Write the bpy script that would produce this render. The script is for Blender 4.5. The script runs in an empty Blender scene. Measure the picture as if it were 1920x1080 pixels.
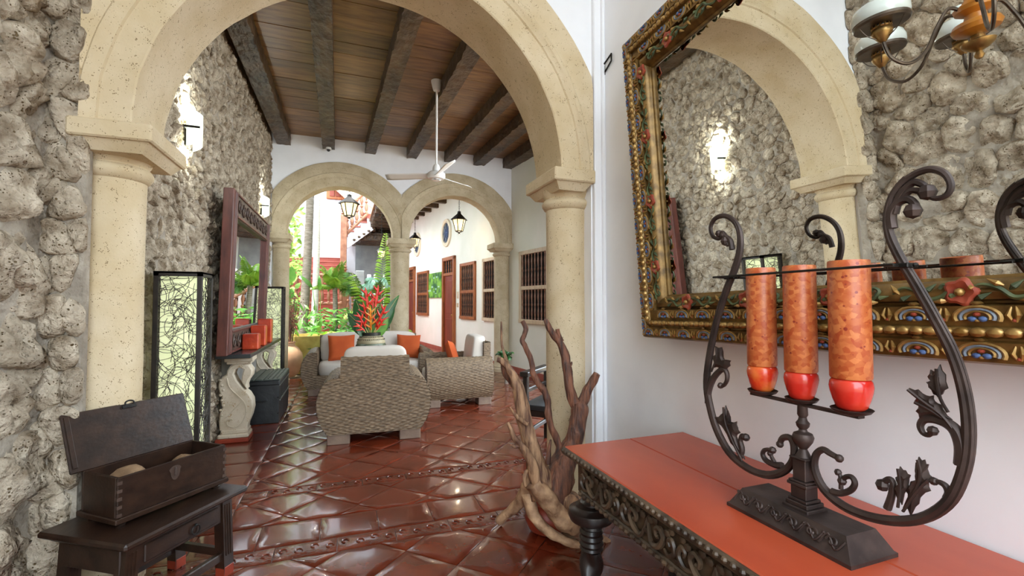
import bpy, math, random
import numpy as np
from mathutils import Vector, Matrix, noise
random.seed(7)
sc = bpy.context.scene
COL = sc.collection
rad = math.radians
pi = math.pi

# ---------------------------------------------------------------- camera, sky, sun, exposure
H = 1.4                                   # eye height
YAW, PITCH, FPX = rad(20.1), rad(1.8), 853.33
FW = Vector((math.sin(YAW)*math.cos(PITCH), math.cos(YAW)*math.cos(PITCH), math.sin(PITCH)))
RT = Vector((math.cos(YAW), -math.sin(YAW), 0))
UP = RT.cross(FW)
EYE = Vector((0, 0, H))
cd = bpy.data.cameras.new('camera'); cam = bpy.data.objects.new('camera', cd); COL.objects.link(cam)
cd.lens = 16; cd.sensor_width = 36; cd.clip_start = .02; cd.clip_end = 200
cam.matrix_world = Matrix(((RT.x, UP.x, -FW.x, 0), (RT.y, UP.y, -FW.y, 0), (RT.z, UP.z, -FW.z, H), (0, 0, 0, 1)))
sc.camera = cam
world = bpy.data.worlds.new('sky'); sc.world = world; world.use_nodes = True
wn = world.node_tree; bg = wn.nodes['Background']
bg.inputs[0].default_value = (.79, .905, 1.0, 1); bg.inputs[1].default_value = 3.0
sd = bpy.data.lights.new('sun', 'SUN'); sun = bpy.data.objects.new('sun', sd); COL.objects.link(sun)
sd.energy = 4.4; sd.angle = rad(1.5); sd.color = (1, .95, .86)
sun.rotation_euler = Vector((.32, .08, -1.0)).to_track_quat('-Z', 'Y').to_euler()
vs = sc.view_settings
vs.view_transform = 'Standard'; vs.look = 'None'; vs.gamma = 1; vs.use_curve_mapping = False
vs.exposure = 1.36
cy = sc.cycles
cy.max_bounces = 9; cy.diffuse_bounces = 6; cy.glossy_bounces = 4; cy.transmission_bounces = 4; cy.transparent_max_bounces = 6
cy.sample_clamp_indirect = 8; cy.use_denoising = True; cy.caustics_reflective = False; cy.caustics_refractive = False

def ray(u, v): return FW + RT*((u-960)/FPX) + UP*((540-v)/FPX)
def onY(u, v, y): r = ray(u, v); return EYE + r*(y/r.y)
def onX(u, v, x): r = ray(u, v); return EYE + r*(x/r.x)
def onZ(u, v, z): r = ray(u, v); return EYE + r*((z-H)/r.z)
def onP(u, v, p, n): r = ray(u, v); return EYE + r*((p-EYE).dot(n)/r.dot(n))
def px(p):
    q = Vector(p)-EYE; d = q.dot(FW)
    return (960+FPX*q.dot(RT)/d, 540-FPX*q.dot(UP)/d, d) if d > .05 else (-9999, -9999, .05)

# ---------------------------------------------------------------- materials
def lin(h):
    h = h.lstrip('#'); o = []
    for i in (0, 2, 4):
        c = int(h[i:i+2], 16)/255; o.append(c/12.92 if c <= .04045 else ((c+.055)/1.055)**2.4)
    return (*o, 1)
def M(name, c, c2=None, sc_=8, rough=.6, bump=0, bsc=None, metal=0, st=(1, 1, 1), rnd=0, pits=0, psc=45, pcol='#4a4034', det=5, emit=0,
      trans=0, coat=0, lo=.35, hi=.65, dist=.01, wave=None, alpha=1, spec=.5, sss=0, cells=0):
    m = bpy.data.materials.new(name); m.use_nodes = True
    n, l = m.node_tree.nodes, m.node_tree.links
    b = n['Principled BSDF']
    def I(k, v): b.inputs[k].default_value = v
    I('Roughness', rough); I('Metallic', metal); I('Transmission Weight', trans); I('Coat Weight', coat); I('Coat Roughness', .08)
    I('Specular IOR Level', spec)
    tc = n.new('ShaderNodeTexCoord'); mp = n.new('ShaderNodeMapping'); mp.inputs['Scale'].default_value = st
    l.new(tc.outputs['Object'], mp.inputs[0])
    vec = mp.outputs[0]
    nz = n.new('ShaderNodeTexNoise'); nz.inputs['Scale'].default_value = sc_; nz.inputs['Detail'].default_value = det
    l.new(vec, nz.inputs['Vector'])
    rp = n.new('ShaderNodeValToRGB'); rp.color_ramp.elements[0].position = lo; rp.color_ramp.elements[1].position = hi
    rp.color_ramp.elements[0].color = lin(c); rp.color_ramp.elements[1].color = lin(c2 or c)
    fac = nz.outputs['Fac']
    if cells:
        vc = n.new('ShaderNodeTexVoronoi'); vc.inputs['Scale'].default_value = cells
        wp = n.new('ShaderNodeVectorMath'); wp.operation = 'MULTIPLY_ADD'; l.new(nz.outputs['Color'], wp.inputs[0]); wp.inputs[1].default_value = (.6/cells,)*3; l.new(vec, wp.inputs[2]); l.new(wp.outputs[0], vc.inputs['Vector'])
        sp = n.new('ShaderNodeSeparateColor'); l.new(vc.outputs['Color'], sp.inputs[0])
        av = n.new('ShaderNodeMath'); av.operation = 'MULTIPLY_ADD'; l.new(sp.outputs[0], av.inputs[0]); av.inputs[1].default_value = .5; 
        hf = n.new('ShaderNodeMath'); hf.operation = 'MULTIPLY'; l.new(fac, hf.inputs[0]); hf.inputs[1].default_value = .5; l.new(hf.outputs[0], av.inputs[2]); fac = av.outputs[0]
    l.new(fac, rp.inputs[0]); out = rp.outputs[0]
    hgt = None
    if pits:
        vo = n.new('ShaderNodeTexVoronoi'); vo.inputs['Scale'].default_value = psc; l.new(vec, vo.inputs['Vector'])
        n2 = n.new('ShaderNodeTexNoise'); n2.inputs['Scale'].default_value = psc*.35; l.new(vec, n2.inputs['Vector'])
        ad = n.new('ShaderNodeMath'); ad.operation = 'SUBTRACT'; l.new(vo.outputs['Distance'], ad.inputs[0])
        mu = n.new('ShaderNodeMath'); mu.operation = 'MULTIPLY_ADD'; l.new(n2.outputs['Fac'], mu.inputs[0]); mu.inputs[1].default_value = 1.3; mu.inputs[2].default_value = -.62+pits
        l.new(mu.outputs[0], ad.inputs[1])
        mr = n.new('ShaderNodeMapRange'); mr.inputs[1].default_value = 0; mr.inputs[2].default_value = .09; l.new(ad.outputs[0], mr.inputs[0])
        mx = n.new('ShaderNodeMix'); mx.data_type = 'RGBA'; l.new(mr.outputs[0], mx.inputs[0]); mx.inputs[6].default_value = lin(pcol); l.new(out, mx.inputs[7])
        out = mx.outputs[2]; hgt = mr.outputs[0]
    if rnd:
        oi = n.new('ShaderNodeObjectInfo'); r2 = n.new('ShaderNodeMapRange'); r2.inputs[3].default_value = 1-rnd; r2.inputs[4].default_value = 1+rnd
        l.new(oi.outputs['Random'], r2.inputs[0])
        hs = n.new('ShaderNodeHueSaturation'); l.new(r2.outputs[0], hs.inputs['Value']); l.new(out, hs.inputs['Color']); out = hs.outputs[0]
    l.new(out, b.inputs['Base Color'])
    if bump:
        n3 = n.new('ShaderNodeTexNoise'); n3.inputs['Scale'].default_value = bsc or sc_*3; n3.inputs['Detail'].default_value = 6; l.new(vec, n3.inputs['Vector'])
        hh = n3.outputs['Fac']
        if wave:
            wv = n.new('ShaderNodeTexWave'); wv.inputs['Scale'].default_value = wave; wv.inputs['Distortion'].default_value = 2; l.new(vec, wv.inputs['Vector']); hh = wv.outputs['Fac']
        if hgt is not None:
            a2 = n.new('ShaderNodeMath'); a2.operation = 'MULTIPLY_ADD'; l.new(hgt, a2.inputs[0]); a2.inputs[1].default_value = .6; l.new(hh, a2.inputs[2]); hh = a2.outputs[0]
        bp = n.new('ShaderNodeBump'); bp.inputs['Strength'].default_value = bump; bp.inputs['Distance'].default_value = dist
        l.new(hh, bp.inputs['Height']); l.new(bp.outputs[0], b.inputs['Normal'])
    if emit:
        l.new(out, b.inputs['Emission Color']); I('Emission Strength', emit)
    if alpha < 1: I('Alpha', alpha)
    if sss: I('Subsurface Weight', sss); I('Subsurface Radius', (.02, .01, .005))
    return m

m_stone = M('coral_stone', '#85745f', '#cdbfaa', 11, .95, 1.0, 30, rnd=.12, pits=.03, psc=80, pcol='#6f5d44', dist=.045, spec=.08, lo=.3, hi=.66, det=8)
m_mortar = M('lime_mortar', '#91877a', '#b2a899', 8, .95, .9, 26, dist=.03, spec=.08)
m_lime = M('shell_limestone', '#c9b48f', '#d6c4a4', 5, .85, .35, 60, pits=.045, psc=120, pcol='#8f7a5a', dist=.006)
m_lime2 = M('grey_limestone', '#b3a283', '#c7b89b', 5, .85, .35, 50, pits=.05, psc=85, pcol='#857558', dist=.006)
m_plaster = M('white_plaster', '#ebecef', '#f3f4f7', 2.5, .75, .12, 25, dist=.006)
m_plasterw = M('pale_green_white_plaster', '#e6e8dc', '#efefe6', 1.4, .75, .1, 18, dist=.006)
m_tile = M('varnished_terracotta', '#572111', '#702c18', 6, .22, .22, 9, rnd=.10, coat=.45, dist=.004)
m_tileo = M('embossed_terracotta', '#542212', '#6c301e', 9, .25, .7, 46, rnd=.10, coat=.4, dist=.008)
m_grout = M('dark_red_grout', '#3a160c', '#4a1f12', 8, .3)
m_plank = M('ceiling_plank', '#6d4a2a', '#8f6a3e', 3, .38, .25, 30, st=(1, 6, 1), rnd=.32, dist=.004)
m_beam = M('hewn_beam', '#33261a', '#5b4630', 6, .42, 1, 13, st=(1, .6, 1), dist=.035)
m_iron = M('brown_wrought_iron', '#352b28', '#4f413c', 14, .5, .3, 60, metal=.55, dist=.002)
m_blackiron = M('black_iron', '#1c1a18', '#2c2825', 10, .45, metal=.6)
m_dark = M('dark_stained_wood', '#20140e', '#342218', 5, .33, .3, 20, st=(4, 1, 4), dist=.003)
m_darkred = M('worn_red_paint', '#7a2c1a', '#9b3a22', 9, .5)
m_redw = M('reddish_frame_wood', '#4b2620', '#6d3a30', 4, .5, .3, 20, st=(4, 4, 1), dist=.003)
m_carvw = M('carved_brown_wood', '#3a2a22', '#57443a', 9, .5, .3, 40, dist=.003)
m_top = M('red_lacquered_tabletop', '#a03c24', '#b85032', 3, .28, .12, 12, dist=.003, st=(1, .4, 1))
m_apron = M('dark_carved_apron', '#33281f', '#5c4a38', 16, .42, .3, 40, dist=.003)
m_turn = M('black_turned_wood', '#1d1715', '#2a211e', 6, .3)
m_gold = M('antique_gilding', '#4f391a', '#8f6e3a', 22, .38, .3, 70, metal=.45, dist=.002, lo=.3, hi=.7)
m_gold2 = M('bright_gilding', '#86642e', '#b8955a', 25, .35, metal=.5)
m_blue = M('blue_paint', '#2f4674', '#546c98', 20, .45)
m_greyb = M('grey_blue_paint', '#5d6a7a', '#8f97a0', 22, .45)
m_red = M('red_paint', '#84321f', '#9f4a34', 20, .45)
m_green = M('green_paint', '#33402a', '#57623f', 20, .5)
m_mirror = M('silvered_glass', '#f4f5f1', '#f4f5f1', 2, .0, metal=1)
m_candle = M('mottled_orange_wax', '#a8441e', '#cf7c46', 45, .36, sss=.1, lo=.2, hi=.8, det=5, st=(1, 1, 1.1), cells=75, pits=.004, psc=60, pcol='#8a2c1c')
m_apple = M('red_apple_glaze', '#c01f1a', '#d9432c', 9, .22, coat=.4)
m_apple2 = M('red_yellow_apple_glaze', '#d0341c', '#e5823a', 12, .24, coat=.4, lo=.4, hi=.62)
m_wicker = M('grey_brown_wicker', '#5b4c3b', '#87725a', 60, .5, .3, 160, st=(.5, .5, 1.2), dist=.002, spec=.35)
m_feet = M('weathered_wood_foot', '#6d584b', '#84705f', 7, .55, .2, 30)
m_cush = M('cream_cushion_cloth', '#c2b9ae', '#ccc3b8', 3, .95, .15, 300, dist=.001)
m_orange = M('orange_pillow_cloth', '#ac4819', '#ba5422', 5, .9, .15, 200, dist=.001)
m_leather = M('black_leather', '#17181a', '#2a2c2e', 5, .42, .5, 12, dist=.01)
m_slat = M('grey_green_slat', '#3c443f', '#59605a', 6, .4, .2, 25)
m_metal = M('steel_edging', '#8f9696', '#b6bbb9', 8, .3, metal=.9)
m_swan = M('carved_coral_stone', '#bfb097', '#d2c5b0', 7, .8, .3, 40, pits=.03, psc=90, pcol='#a5855c', dist=.006)
m_slabm = M('grey_stone_slab', '#74706a', '#97928a', 5, .7, .3, 20)
m_shelf = M('dark_slate_shelf', '#24282c', '#3a3d40', 4, .25, .1, 20)
m_redbox = M('red_orange_wax_block', '#a82c10', '#cf4a22', 9, .3, .2, 30, sss=.1, det=6, pits=.02, psc=9, pcol='#d98a66')
m_opal = M('opal_glass', '#dfe6e0', '#e8eee8', 3, .15, coat=.5)
m_glow = M('lit_opal_glass', '#eef8e4', '#f2fbe8', 3, .3, emit=.7)
m_lampcore = M('lit_parchment', '#d4dca8', '#e2e6ba', 4, .8, emit=.26)
m_lampwire = M('dark_woven_wire', '#1d1713', '#2d241d', 20, .6)
m_lantglow = M('lit_amber_glass', '#f2cf86', '#f9e2a6', 5, .3, emit=.9)
m_brass = M('aged_brass', '#8a6a3c', '#b08c56', 14, .35, metal=.8)
m_bronze = M('bronze_arm', '#4a4038', '#675a4e', 14, .35, metal=.7)
m_owood = M('orange_turned_wood', '#a8641c', '#c47e2c', 8, .3, coat=.3)
m_white = M('white_enamel', '#e8e6e2', '#eeece8', 3, .35)
m_black = M('black_plastic', '#111112', '#18181a', 3, .4)
m_darkback = M('painted_dark_interior', '#0c0807', '#120c0a', 3, .9)  # near-black colour painted in for the shade of unlit rooms
m_wwood = M('warm_window_wood', '#8a4a22', '#a9622f', 5, .45, .2, 20, st=(4, 4, 1))
m_wpale = M('pale_window_wood', '#c9b394', '#dcc8ab', 5, .5, .2, 20, st=(4, 4, 1))
m_door = M('red_brown_door', '#6d2410', '#86331a', 3, .4, .2, 20, st=(4, 4, .6))
m_bal = M('dark_turned_baluster', '#6e4430', '#966a4e', 6, .35)
m_base = M('terracotta_baseboard', '#94483a', '#a8584a', 5, .5)
m_lf1 = M('bright_green_leaf', '#76a636', '#accc58', 5, .4, rnd=.2)
m_lf2 = M('mid_green_leaf', '#3f7a28', '#74a646', 5, .38, rnd=.25)
m_lf3 = M('dark_green_leaf', '#1e4c20', '#3c7434', 5, .3, rnd=.2)
m_lf4 = M('blue_green_leaf', '#7fb09a', '#a9d2ba', 5, .4, rnd=.2)
for m in (m_lf1, m_lf2, m_lf3, m_lf4):
    m.node_tree.nodes['Principled BSDF'].inputs['Transmission Weight'].default_value = 0
m_helr = M('red_bract', '#c4201a', '#e0402a', 8, .35)
m_helo = M('orange_bract', '#d8621c', '#eaa23a', 14, .35)
m_stem = M('pale_stem', '#b8a860', '#cbb978', 8, .5)
m_trunk = M('grey_palm_trunk', '#6e6456', '#90877a', 9, .8, .5, 14, st=(1, 1, 5), dist=.02)
m_trunk2 = M('whitish_palm_trunk', '#cfc8ba', '#e6e0d4', 9, .8, .4, 14, st=(1, 1, 4), dist=.02)
m_clay = M('pale_clay', '#a8805e', '#bd9674', 6, .7, .2, 30)
m_clayr = M('red_clay', '#8e3420', '#a5452c', 6, .45)
m_pot = M('yellow_ochre_pot', '#94803a', '#b5a052', 5, .7, .4, 12)
m_drift = M('driftwood', '#573628', '#b8906c', 42, .6, 1, 90, st=(1, 1, .13), dist=.012, det=8, lo=.34, hi=.66)
m_drift2 = M('dark_driftwood', '#3e2822', '#8c5a42', 42, .55, 1, 90, st=(1, 1, .13), dist=.012, det=8)
m_driftp = M('pale_driftwood', '#866248', '#cba47e', 36, .65, 1, 80, st=(.35, .35, .35), dist=.012, det=8)
m_stair = M('red_brown_stair_wood', '#8a4234', '#a05444', 4, .5, .15, 20)
m_rail = M('brown_rail_wood', '#8a5a40', '#a87658', 5, .5)
m_cream = M('cream_stucco', '#e6d9c0', '#ecdfc8', 3, .8)
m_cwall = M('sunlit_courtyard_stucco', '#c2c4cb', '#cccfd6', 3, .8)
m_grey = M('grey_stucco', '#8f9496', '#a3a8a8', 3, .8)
m_ground = M('garden_ground', '#7a6a50', '#a89a80', 5, .9)
m_cvfloor = M('corridor_terracotta', '#8a4632', '#a05a44', 3, .3, .2, 9)
m_vase1 = M('sandy_vase_glaze', '#8e8468', '#a89c7c', 18, .5)
m_vase2 = M('black_vase_glaze', '#1c1d1a', '#2a2b26', 9, .3)
m_vase3 = M('green_vase_glaze', '#4d5440', '#626a50', 9, .4)
m_pic1 = M('green_painting', '#1f5a2c', '#7fb83a', 4, .6, det=3, lo=.4, hi=.6)
m_thatch = M('grey_rock', '#6b5138', '#9a7c5c', 10, .85, .4, 30)

# ---------------------------------------------------------------- mesh helpers
class MB:
    def __init__(s): s.v, s.f, s.m = [], [], []
    def add(s, vs_, fs, mi=0):
        o = len(s.v); s.v += [tuple(p) for p in vs_]; s.f += [tuple(i+o for i in f) for f in fs]; s.m += [mi]*len(fs); return s
    def quad(s, a, b, c, d, mi=0): return s.add((a, b, c, d), ((0, 1, 2, 3),), mi)
    def box(s, x0, x1, y0, y1, z0, z1, bev=0, fn=None, mi=0):
        lo, hi = (min(x0, x1), min(y0, y1), min(z0, z1)), (max(x0, x1), max(y0, y1), max(z0, z1))
        if bev <= 0:
            V = [Vector((hi[0] if i & 1 else lo[0], hi[1] if i & 2 else lo[1], hi[2] if i & 4 else lo[2])) for i in range(8)]
            F = [(0, 2, 3, 1), (4, 5, 7, 6), (0, 1, 5, 4), (2, 6, 7, 3), (0, 4, 6, 2), (1, 3, 7, 5)]
        else:
            bev = min(bev, *[(hi[i]-lo[i])*.49 for i in range(3)])
            V, idx = [], {}
            for i in range(8):
                c = [(hi[k] if i >> k & 1 else lo[k]) for k in range(3)]
                for a in range(3):
                    p = [c[k] if k == a else (c[k]-bev if i >> k & 1 else c[k]+bev) for k in range(3)]
                    idx[i, a] = len(V); V.append(Vector(p))
            F = []
            for a in range(3):
                b, c = (a+1) % 3, (a+2) % 3
                for sgn in (0, 1):
                    q = [sgn << a, sgn << a | 1 << b, sgn << a | 1 << b | 1 << c, sgn << a | 1 << c]
                    F.append(tuple(idx[i, a] for i in (q if sgn else q[::-1])))
            for a in range(3):
                b, c = (a+1) % 3, (a+2) % 3
                for i in range(8):
                    if not i >> a & 1:
                        j = i | 1 << a
                        q = (idx[i, b], idx[j, b], idx[j, c], idx[i, c])
                        F.append(q if (i >> b & 1) == (i >> c & 1) else q[::-1])
            for i in range(8):
                q = (idx[i, 0], idx[i, 1], idx[i, 2]); par = bin(i).count('1') % 2
                F.append(q if par else q[::-1])
        if fn: V = [fn(p) for p in V]
        return s.add(V, F, mi)
    def tube(s, pts, r, n=8, cap=True, mi=0, flat=1.0, upv=None):
        P = [Vector(p) for p in pts]; k = len(P)
        R = r if isinstance(r, (list, tuple)) else [r]*k
        if len(R) != k: R = [R[0]+(R[-1]-R[0])*i/(k-1) for i in range(k)] if len(R) == 2 else [R[min(int(i*len(R)/k), len(R)-1)] for i in range(k)]
        t0 = (P[1]-P[0]).normalized()
        u = Vector(upv) if upv is not None else (Vector((0, 0, 1)) if abs(t0.z) < .9 else Vector((1, 0, 0)))
        V = []
        for i in range(k):
            t = (P[min(i+1, k-1)]-P[max(i-1, 0)]); t = t.normalized() if t.length > 1e-9 else t0
            u = (u-t*u.dot(t)); u = u.normalized() if u.length > 1e-6 else t.orthogonal().normalized()
            w = t.cross(u)
            for j in range(n):
                a = 2*pi*j/n; V.append(P[i]+u*(math.cos(a)*R[i]*flat)+w*(math.sin(a)*R[i]))
        F = [(i*n+j, i*n+(j+1) % n, (i+1)*n+(j+1) % n, (i+1)*n+j) for i in range(k-1) for j in range(n)]
        if cap: F += [tuple(range(n))[::-1], tuple(range((k-1)*n, k*n))]
        return s.add(V, F, mi)
    def lathe(s, prof, c=(0, 0, 0), n=20, fn=None, mi=0, a0=0, a1=2*pi, sx=1, sy=1):
        full = abs(a1-a0-2*pi) < 1e-6; m_ = n if full else n+1; V = []
        for r, z in prof:
            for j in range(m_):
                a = a0+(a1-a0)*j/n; p = Vector((c[0]+r*sx*math.cos(a), c[1]+r*sy*math.sin(a), c[2]+z)); V.append(fn(p) if fn else p)
        F = []
        for i in range(len(prof)-1):
            for j in range(n if full else n):
                j2 = (j+1) % m_
                F.append((i*m_+j, i*m_+j2, (i+1)*m_+j2, (i+1)*m_+j))
        if full:
            if prof[0][0] > 1e-5: F.append(tuple(range(m_))[::-1])
            if prof[-1][0] > 1e-5: F.append(tuple(range((len(prof)-1)*m_, len(prof)*m_)))
        return s.add(V, F, mi)
    def prism(s, poly, fn, t, bev=0, mi=0):       # fn(a, b, c): outline plane -> world; c from 0 (front) to t
        n = len(poly); A = sum(poly[i][0]*poly[(i+1) % n][1]-poly[(i+1) % n][0]*poly[i][1] for i in range(n))
        if A < 0: poly = poly[::-1]
        rings = [(0, 0), (0, t)] if not bev else [(bev, 0), (0, bev), (0, t-bev), (bev, t)]
        V = []
        for ins, c in rings:
            for i in range(n):
                p0, p1, p2 = Vector(poly[i-1]), Vector(poly[i]), Vector(poly[(i+1) % n])
                d1, d2 = (p1-p0), (p2-p1)
                nn = Vector((-d1.y, d1.x)).normalized()+Vector((-d2.y, d2.x)).normalized()
                nn = nn.normalized() if nn.length > 1e-6 else Vector((0, 0))
                q = p1+nn*ins; V.append(fn(q.x, q.y, c))
        k = len(rings)
        F = [tuple(range(n)), tuple(range((k-1)*n, k*n))[::-1]]
        F += [(r*n+i, (r+1)*n+i, (r+1)*n+(i+1) % n, r*n+(i+1) % n) for r in range(k-1) for i in range(n)]
        return s.add(V, F, mi)
    def grid(s, P, mi=0, wrap=False):
        a, b = len(P), len(P[0]); V = [p for row in P for p in row]
        F = [(i*b+j, i*b+(j+1) % b, (i+1)*b+(j+1) % b, (i+1)*b+j) for i in range(a-1) for j in range(b if wrap else b-1)]
        return s.add(V, F, mi)
    def ball(s, c, r, n=8, sx=1, sy=1, sz=1, mi=0, fn=None):
        k = max(4, n//2+1)
        return s.lathe([(max(r*math.sin(pi*i/k), 1e-6), -r*sz*math.cos(pi*i/k)) for i in range(k+1)], c, n, fn, mi, sx=sx, sy=sy)

def spl(pts, k=6):
    P = [Vector(p) for p in pts]; out = []
    for i in range(len(P)-1):
        a, b, c, d = P[max(i-1, 0)], P[i], P[i+1], P[min(i+2, len(P)-1)]
        for j in range(k):
            t = j/k; out.append(.5*((2*b)+(c-a)*t+(2*a-5*b+4*c-d)*t*t+(3*b-a-3*c+d)*t**3))
    out.append(P[-1]); return out
def lerpr(R, n): return [float(x) for x in np.interp(np.linspace(0, 1, n), np.linspace(0, 1, len(R)), R)]

WO = {}                                   # world origin of every thing and part
def tag(o, label=None, cat=None, group=None, kind=None):
    for k, v in (('label', label), ('category', cat), ('group', group), ('kind', kind)):
        if v: o[k] = v
    return o
def T(name, label, cat, loc=(0, 0, 0), rz=0, group=None, kind=None):
    e = bpy.data.objects.new(name, None); COL.objects.link(e); e.location = loc; e.rotation_euler = (0, 0, rz); e.empty_display_size = .1
    WO[e] = Vector(loc); return tag(e, label, cat, group, kind)
def mesh_of(name, mb, mats, origin, ang=38):
    me = bpy.data.meshes.new(name)
    me.from_pydata([(p[0]-origin[0], p[1]-origin[1], p[2]-origin[2]) for p in mb.v], [], mb.f)
    for m in (mats if isinstance(mats, (list, tuple)) else [mats]): me.materials.append(m)
    if any(mb.m): me.polygons.foreach_set('material_index', mb.m)
    me.polygons.foreach_set('use_smooth', [True]*len(mb.f))
    me.update()
    if ang < 180: me.set_sharp_from_angle(angle=rad(ang))
    return me
def O(name, mb, mats, parent=None, label=None, cat=None, group=None, kind=None, local=False, ang=38):
    if parent is not None: org = Vector((0, 0, 0)) if local else WO[parent]
    else:
        xs, ys, zs = zip(*mb.v); org = Vector(((min(xs)+max(xs))/2, (min(ys)+max(ys))/2, min(zs)))
    o = bpy.data.objects.new(name, mesh_of(name, mb, mats, org, ang)); COL.objects.link(o)
    if parent is not None: o.parent = parent; WO[o] = WO[parent]
    else: o.location = org; WO[o] = org
    return tag(o, label, cat, group, kind)
def S(name, mb, mats, parent=None, **k): return O(name, mb, mats, parent, kind='structure', **k)
def piece(name, me, parent, mat4):        # a shared-mesh piece placed by a matrix in the parent's frame
    o = bpy.data.objects.new(name, me); COL.objects.link(o); o.parent = parent; o.matrix_local = mat4; WO[o] = WO[parent]; return o
def copy_tree(o, parent=None):
    c = o.copy(); COL.objects.link(c); c.parent = parent
    for ch in list(o.children): copy_tree(ch, c)
    return c
def nz(p, f=1.0): return noise.noise(Vector(p)*f)
def frm(a, b, up=(0, 0, 1)):              # matrix: +Z along a->b, origin a
    a, b = Vector(a), Vector(b); z = (b-a).normalized(); x = Vector(up).cross(z)
    x = x.normalized() if x.length > 1e-4 else Vector((1, 0, 0)); y = z.cross(x)
    return Matrix(((x.x, y.x, z.x, a.x), (x.y, y.y, z.y, a.y), (x.z, y.z, z.z, a.z), (0, 0, 0, 1)))

# ---------------------------------------------------------------- setting: key dimensions
XL, XR = -1.25, 1.615                     # left stone wall, right mirror wall
YF0, YF1 = 2.65, 3.05                     # near arch wall
YB0, YB1 = 8.69, 9.0                      # far arch wall
ZC, ZB = 4.33, 4.13                       # lobby ceiling boards, underside of beams
def xw(y): return 3.2-.129*(y-8.43)       # long skewed wall on the right
WD = Vector((-.129, 1, 0)).normalized(); WN = Vector((-1, -.129, 0)).normalized()
WP = Vector((3.2, 8.43, 0))
def wal(y, z, out=0): return Vector((xw(y), y, z))+WN*out

# ---- floor
fb = MB(); fb.box(-1.6, 4.2, -2.2, YB1+.3, -.12, -.008)
floor = S('floor', fb, m_grout)
def clip(poly, x0, x1, y0, y1):
    for ax, lim, sg in ((0, x0, 1), (0, x1, -1), (1, y0, 1), (1, y1, -1)):
        out = []
        for i in range(len(poly)):
            a, b = poly[i-1], poly[i]; da, db = (a[ax]-lim)*sg, (b[ax]-lim)*sg
            if (da >= 0) != (db >= 0):
                t = da/(da-db); out.append((a[0]+(b[0]-a[0])*t, a[1]+(b[1]-a[1])*t))
            if db >= 0: out.append(b)
        poly = out
        if len(poly) < 3: return []
    return poly
def area(p): return abs(sum(p[i-1][0]*p[i][1]-p[i][0]*p[i-1][1] for i in range(len(p))))/2
def tile_mb(poly, gap=.0022, orn=False):
    mb = MB()
    c = Vector((sum(p[0] for p in poly)/len(poly), sum(p[1] for p in poly)/len(poly)))
    pts = []
    for i in range(len(poly)):
        a, b = Vector(poly[i]), Vector(poly[(i+1) % len(poly)])
        pts += [a, a.lerp(b, .5)]
    tilt = Vector((random.gauss(0, .0035), random.gauss(0, .0035))); lift = random.uniform(-.0008, .0012)
    V = []; n = len(pts)
    for k, (ins, zz) in enumerate(((.0, -.009), (.0, -.0022), (.008, .0), (.06, .0008))):
        for p in pts:
            d = p-c; L = d.length; s_ = max(.05, 1-(gap+ins)/max(L, .02)); q = c+d*s_
            z = zz+lift+tilt.dot(q-c)+.0012*nz((q.x, q.y, lift*999), 6)
            V.append((q.x, q.y, z))
    V.append((c.x, c.y, .0010+lift+.001*nz((c.x, c.y, 5), 6)))
    F = [(k*n+i, k*n+(i+1) % n, (k+1)*n+(i+1) % n, (k+1)*n+i) for k in range(3) for i in range(n)]
    F += [(3*n+i, 3*n+(i+1) % n, 4*n) for i in range(n)]
    A = sum(poly[i-1][0]*poly[i][1]-poly[i][0]*poly[i-1][1] for i in range(len(poly)))
    if A < 0: F = [f[::-1] for f in F]
    mb.add(V, F)
    if orn:                                # raised scrolls of the embossed border tiles
        xs = [p[0] for p in poly]; ys = [p[1] for p in poly]; w, h = max(xs)-min(xs), max(ys)-min(ys)
        if w > .2:
            for k in range(4):
                cx_, cy_ = min(xs)+w*(k+.5)/4, c.y+.012*(-1)**k
                mb.tube([(cx_+.024*math.cos(a)*(1-a/9), cy_+.03*math.sin(a)*(1-a/9), .003) for a in np.linspace(0, 5, 9)], .0045, 4)
    return mb
tiles = []
def rows(x0, x1, y0, y1, L, off=0, orn=False):
    x = x0-off
    while x < x1:
        p = clip([(x, y0), (x+L, y0), (x+L, y1), (x, y1)], x0, x1, y0, y1)
        if p and area(p) > .004: tiles.append((p, orn))
        x += L
def diag(x0, x1, y0, y1, s=.335):
    d = s/math.sqrt(2); k = int(8/d)
    for i in range(-k, k):
        for j in range(-k, k):
            if (i+j) % 2: continue
            cx_, cy_ = i*d+.1, j*d+2.66
            if cx_ < x0-.4 or cx_ > x1+.4 or cy_ < y0-.4 or cy_ > y1+.4: continue
            p = clip([(cx_-d, cy_), (cx_, cy_-d), (cx_+d, cy_), (cx_, cy_+d)], x0, x1, y0, y1)
            if p and area(p) > .002: tiles.append((p, False))
diag(XL, XR, .6, 2.79)
rows(XL, XR+.4, 2.79, 2.95, .33, .1, True)
rows(XL, XR+.4, 2.95, 3.25, .34, .24)
diag(-.68, 3.9, 3.25, 3.72)
rows(-.68, 3.9, 3.72, 3.85, .33, .17, True)
diag(-.68, 3.9, 3.85, YB1+.2)
y = 3.25
while y < YB1:
    tiles.append(([(XL, y), (-.68, y), (-.68, min(y+.33, YB1+.2)), (XL, min(y+.33, YB1+.2))], False)); y += .33
def vis(p):
    c = [px((q[0], q[1], 0)) for q in p]
    if not all(-60 < a[0] < 1980 and a[1] < 1180 and a[2] > .1 for a in c): return 0
    return area([(a[0], a[1]) for a in c])
tiles.sort(key=lambda t: -vis(t[0]))
rest, resto = MB(), MB()
for i, (p, orn) in enumerate(tiles):
    t = tile_mb(p, orn=orn)
    if i < 292: O('tile', t, m_tileo if orn else m_tile, floor)
    else: (resto if orn else rest).add(t.v, t.f)
O('small_tiles', rest, m_tile, floor, kind='stuff')
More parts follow.
